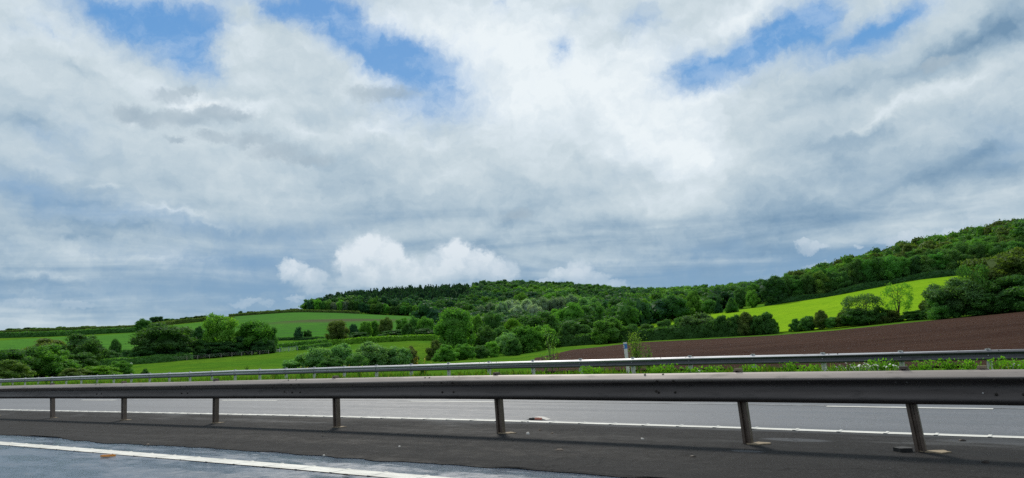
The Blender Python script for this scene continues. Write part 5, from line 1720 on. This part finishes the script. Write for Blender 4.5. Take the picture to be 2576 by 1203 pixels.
# ------------------------------------------------------------------ verge
def verge_grass():
    rng = np.random.default_rng(2)
    n = 34000
    # more blades where they are near
    t = -(rng.random(n) ** 1.6) * 105 + 4
    D = 24.75 + rng.random(n) ** 1.3 * np.where(t > -32, 5.0, 9.5)
    x = D * NX - t * DX; y = D * NY - t * DY
    z = terrain(x, y)
    clump = np.array([mnoise.noise(Vector((a * .55, b * .9, 0))) for a, b in zip(t, D)])
    low = np.where(D < 25.3, .45, 1.0)
    h = (0.10 + 0.26 * np.clip(clump + .35, 0, 1)) * rng.uniform(.5, 1.3, n) * low
    keep = rng.random(n) < np.clip(.42 + clump * 2.0, .04, 1)
    x, y, z, h, clump = x[keep], y[keep], z[keep], h[keep], clump[keep]; n = len(x)
    a = rng.uniform(0, 6.28, n); w = rng.uniform(.012, .035, n)
    lean = rng.uniform(-.5, .5, (n, 2)) * h[:, None]
    P = np.stack([x, y, z - .02], 1)
    dx = np.stack([np.cos(a) * w, np.sin(a) * w, np.zeros(n)], 1)
    mid = P + np.stack([lean[:, 0] * .35, lean[:, 1] * .35, h * .6], 1)
    top = P + np.stack([lean[:, 0], lean[:, 1], h], 1)
    V = np.stack([P - dx, P + dx, mid + dx * .8, mid - dx * .8, top], 1).reshape(-1, 3)
    i = np.arange(n)[:, None] * 5
    Q = i + np.array([[0, 1, 2, 3]]); T = i + np.array([[3, 2, 4]])
    c = np.array([0.060, 0.130, 0.014]); c2 = np.array([0.10, 0.11, 0.03]); c3 = np.array([0.035, 0.085, 0.014])
    u = rng.random(n)[:, None]; cc = np.where(u < .55, c, np.where(u < .75, c2, c3)) * rng.uniform(.7, 1.3, (n, 1))
    o = np_mesh('verge_grass', V, [Q, T], MAT['wood_leaf'], attr=np.repeat(cc, 5, axis=0))
    tag(o, 'rough bright green grass on the verge under the far barrier', 'grass', kind='stuff')


verge_grass()


def weed(px, D, h, w, n, label, name='verge_plant', cat='plant', colr=(0.06, 0.14, 0.02), leaf=.06, seed=1, flowers=0, fmat=None, fsize=.03, group=None, stems=5, fcol=True):
    """leafy plant standing on the verge"""
    rng = np.random.default_rng(seed)
    t = t_on(D, px); x = D * NX - t * DX; y = D * NY - t * DY
    root = empty(name, (x, y, float(terrain(x, y))), rng.uniform(0, 6.28))
    tag(root, label, cat, group)
    m = MB(); tips = []
    for k in range(stems):
        a = rng.uniform(0, 6.28); r = rng.uniform(.1, .5) * w; hh = h * rng.uniform(.7, 1.0)
        tip = (math.cos(a) * r, math.sin(a) * r, hh); tips.append(tip)
        m.tube([(0, 0, -.03), (math.cos(a) * r * .4, math.sin(a) * r * .4, hh * .5), tip], [.010, .008, .004], 5)
    m.build('stem', MAT['bark'] if h > .8 else MAT['leafy_stem'], root)
    tips = np.array(tips)
    k = rng.integers(0, stems, n); f = rng.uniform(.15, 1.0, n)[:, None]
    p = tips[k] * np.concatenate([f ** 1.4, f ** 1.4, f], 1) + rng.normal(size=(n, 3)) * w * .10
    p[:, 2] = np.clip(p[:, 2], .02, h)
    tt = rng.normal(size=(n, 3)); tt[:, 2] += .5; tt /= np.linalg.norm(tt, axis=1)[:, None]; b = np.cross(tt, rng.normal(size=(n, 3))); b /= np.linalg.norm(b, axis=1)[:, None]
    s = leaf * rng.uniform(.6, 1.3, n)[:, None]
    q = np.stack([p, p + tt * s * .5 + b * s * .3, p + tt * s, p + tt * s * .5 - b * s * .3], 1).reshape(-1, 3)
    o = np_mesh('leaves', q, [np.arange(n * 4).reshape(-1, 4)], MAT['leaf'], parent=root); o.color = (*colr, 1)
    if flowers:
        m = MB()
        for q in range(flowers):
            a = rng.uniform(0, 6.28); r = math.sqrt(rng.random()) * w * .5; z = h * rng.uniform(.75, 1.05)
            cx, cy = math.cos(a) * r, math.sin(a) * r
            nn = 8; tilt = rng.uniform(-.6, .6, 2)
            ring = [(cx + math.cos(6.283 * i / nn) * fsize * (1 if i % 2 else .8), cy + math.sin(6.283 * i / nn) * fsize * (1 if i % 2 else .8),
                     z + fsize * (math.cos(6.283 * i / nn) * tilt[0] + math.sin(6.283 * i / nn) * tilt[1])) for i in range(nn)]
            m.add(ring + [(cx, cy, z + fsize * .25)], [(i, (i + 1) % nn, nn) for i in range(nn)])
            m.add([(a_, b_, c_ - .008) for a_, b_, c_ in ring], [tuple(range(nn - 1, -1, -1))])
            m.tube([(cx * .3, cy * .3, 0), (cx, cy, z - .005)], [.004, .003], 4)
        m.build('flowers', fmat or MAT['petal'], root)
    return root


MAT['leafy_stem'] = plain_mat('green_stem', (0.06, 0.12, 0.03), 0.7, 0, 0.3, 0.2, 9)


def verge_plants():
    weed(1608, 29.0, 1.75, 1.05, 900, 'orange flecked leafy sapling right behind the white marker post', 'sapling', 'sapling', (0.085, 0.15, 0.03), .075, 3, stems=12)
    weed(1597, 29.4, 1.95, .5, 320, 'tall thin shoot rising behind the marker post sapling', 'sapling', 'sapling', (0.10, 0.14, 0.03), .07, 4, stems=5)
    weed(1632, 28.8, 1.15, .6, 260, 'low right hand sapling of the marker post clump', 'sapling', 'sapling', (0.07, 0.14, 0.025), .07, 5, stems=6)
    weed(1390, 30.0, 2.35, .7, 260, 'tall pale leaved sapling standing before the ploughed field corner', 'sapling', 'sapling', (0.10, 0.19, 0.06), .09, 6, stems=6)
    weed(1374, 28.8, 1.15, .5, 120, 'short pale leaved sapling just left of the ploughed field corner sapling', 'sapling', 'sapling', (0.08, 0.16, 0.05), .08, 7, stems=5)
    weed(1405, 28.8, 1.2, .4, 90, 'reddish tipped weed above the rail at the field corner', 'sapling', 'plant', (0.12, 0.12, 0.03), .07, 8, stems=4)
    daisy = [(2098, .34, 5), (2130, .46, 7), (2146, .32, 7), (2160, .40, 12), (2176, .34, 14), (2190, .46, 12), (2206, .42, 10), (2222, .38, 8), (2250, .34, 5), (2538, .34, 9), (2556, .30, 9), (1748, .28, 6), (1772, .25, 5)]
    for k, (px, h, nf) in enumerate(daisy):
        nf = max(3, int(nf * .65))
        weed(px, 25.6 + (k % 3) * .25, h * .85, .5, 90, ['white daisies starting the flowery patch, its leftmost plant', 'tall white daisies second in the flowery patch', 'low white daisies third in the flowery patch',
              'white daisies fourth from the left of the flowery patch', 'densest white daisies at the middle of the flowery patch', 'tall white daisies right of the densest ones',
              'white daisies left of the barrier post cap at the flowery patch end', 'white daisies last but one at the right of the flowery patch', 'few white daisies ending the flowery patch at the right',
              'white daisies near the right edge of the picture', 'white daisies at the very right edge of the verge', 'pale flowers low on the verge left of the fifth near post', 'pale flowers low on the verge above the fifth near post'][k],
             'daisy_plant', 'flowers', (0.08, 0.18, 0.02), .06, 20 + k, nf, MAT['petal'], .036, 'white daisies on the far verge', 6)
    rnd = random.Random(3)
    k = 0
    names = ['beside the second visible far post from the picture centre']
    lush = [(1475, .40), (1500, .34), (1655, .36), (1680, .42), (1742, .30), (1800, .34), (1895, .36), (1985, .40), (2040, .30), (2215, .46), (2242, .44), (2320, .40), (2385, .42), (2440, .40), (2530, .44), (2565, .36)]
    for k, (px, h) in enumerate(lush):
        weed(px, 26.0 + rnd.uniform(-.5, .8), h, .9, 300, ORD[k] + ' from left of the leafy green weeds on the right verge', 'verge_weed', 'weed', (0.085, 0.20, 0.016), .08, 60 + k,
             group='leafy weeds on the far verge', stems=9)
    yel = [(690, .5), (760, .6), (800, .5), (870, .6), (905, .5), (1060, .9), (1068, .6), (1230, .5), (115, .6), (128, .5)]
    for k, (px, h) in enumerate(yel):
        weed(px, 28.5, h + .15, .8, 220, ORD[k] + ' from left of the yellow flowered weeds under the rail', 'flowering_weed', 'weed', (0.06, 0.14, 0.02), .08, 90 + k, 9, MAT['yellow'], .03,
             'yellow flowered weeds under the far rail', 7)
    weed(620, 60, .9, .9, 120, 'small dark tuft growing alone in the middle of the meadow', 'tuft', 'weed', (0.04, 0.09, 0.02), .12, 130, stems=8)
    # pale bag lying at the hedge foot
    loc = world_at(331, 196)
    m = MB(); m.tube([(0, 0, 0), (0.1, 0, .35), (.15, 0, .6)], [.45, .35, .05], 7)
    o = m.build('bag', MAT['white']); o.location = loc
    tag(o, 'white bag lying at the foot of the low hedge on the left meadow', 'bag')


verge_plants()
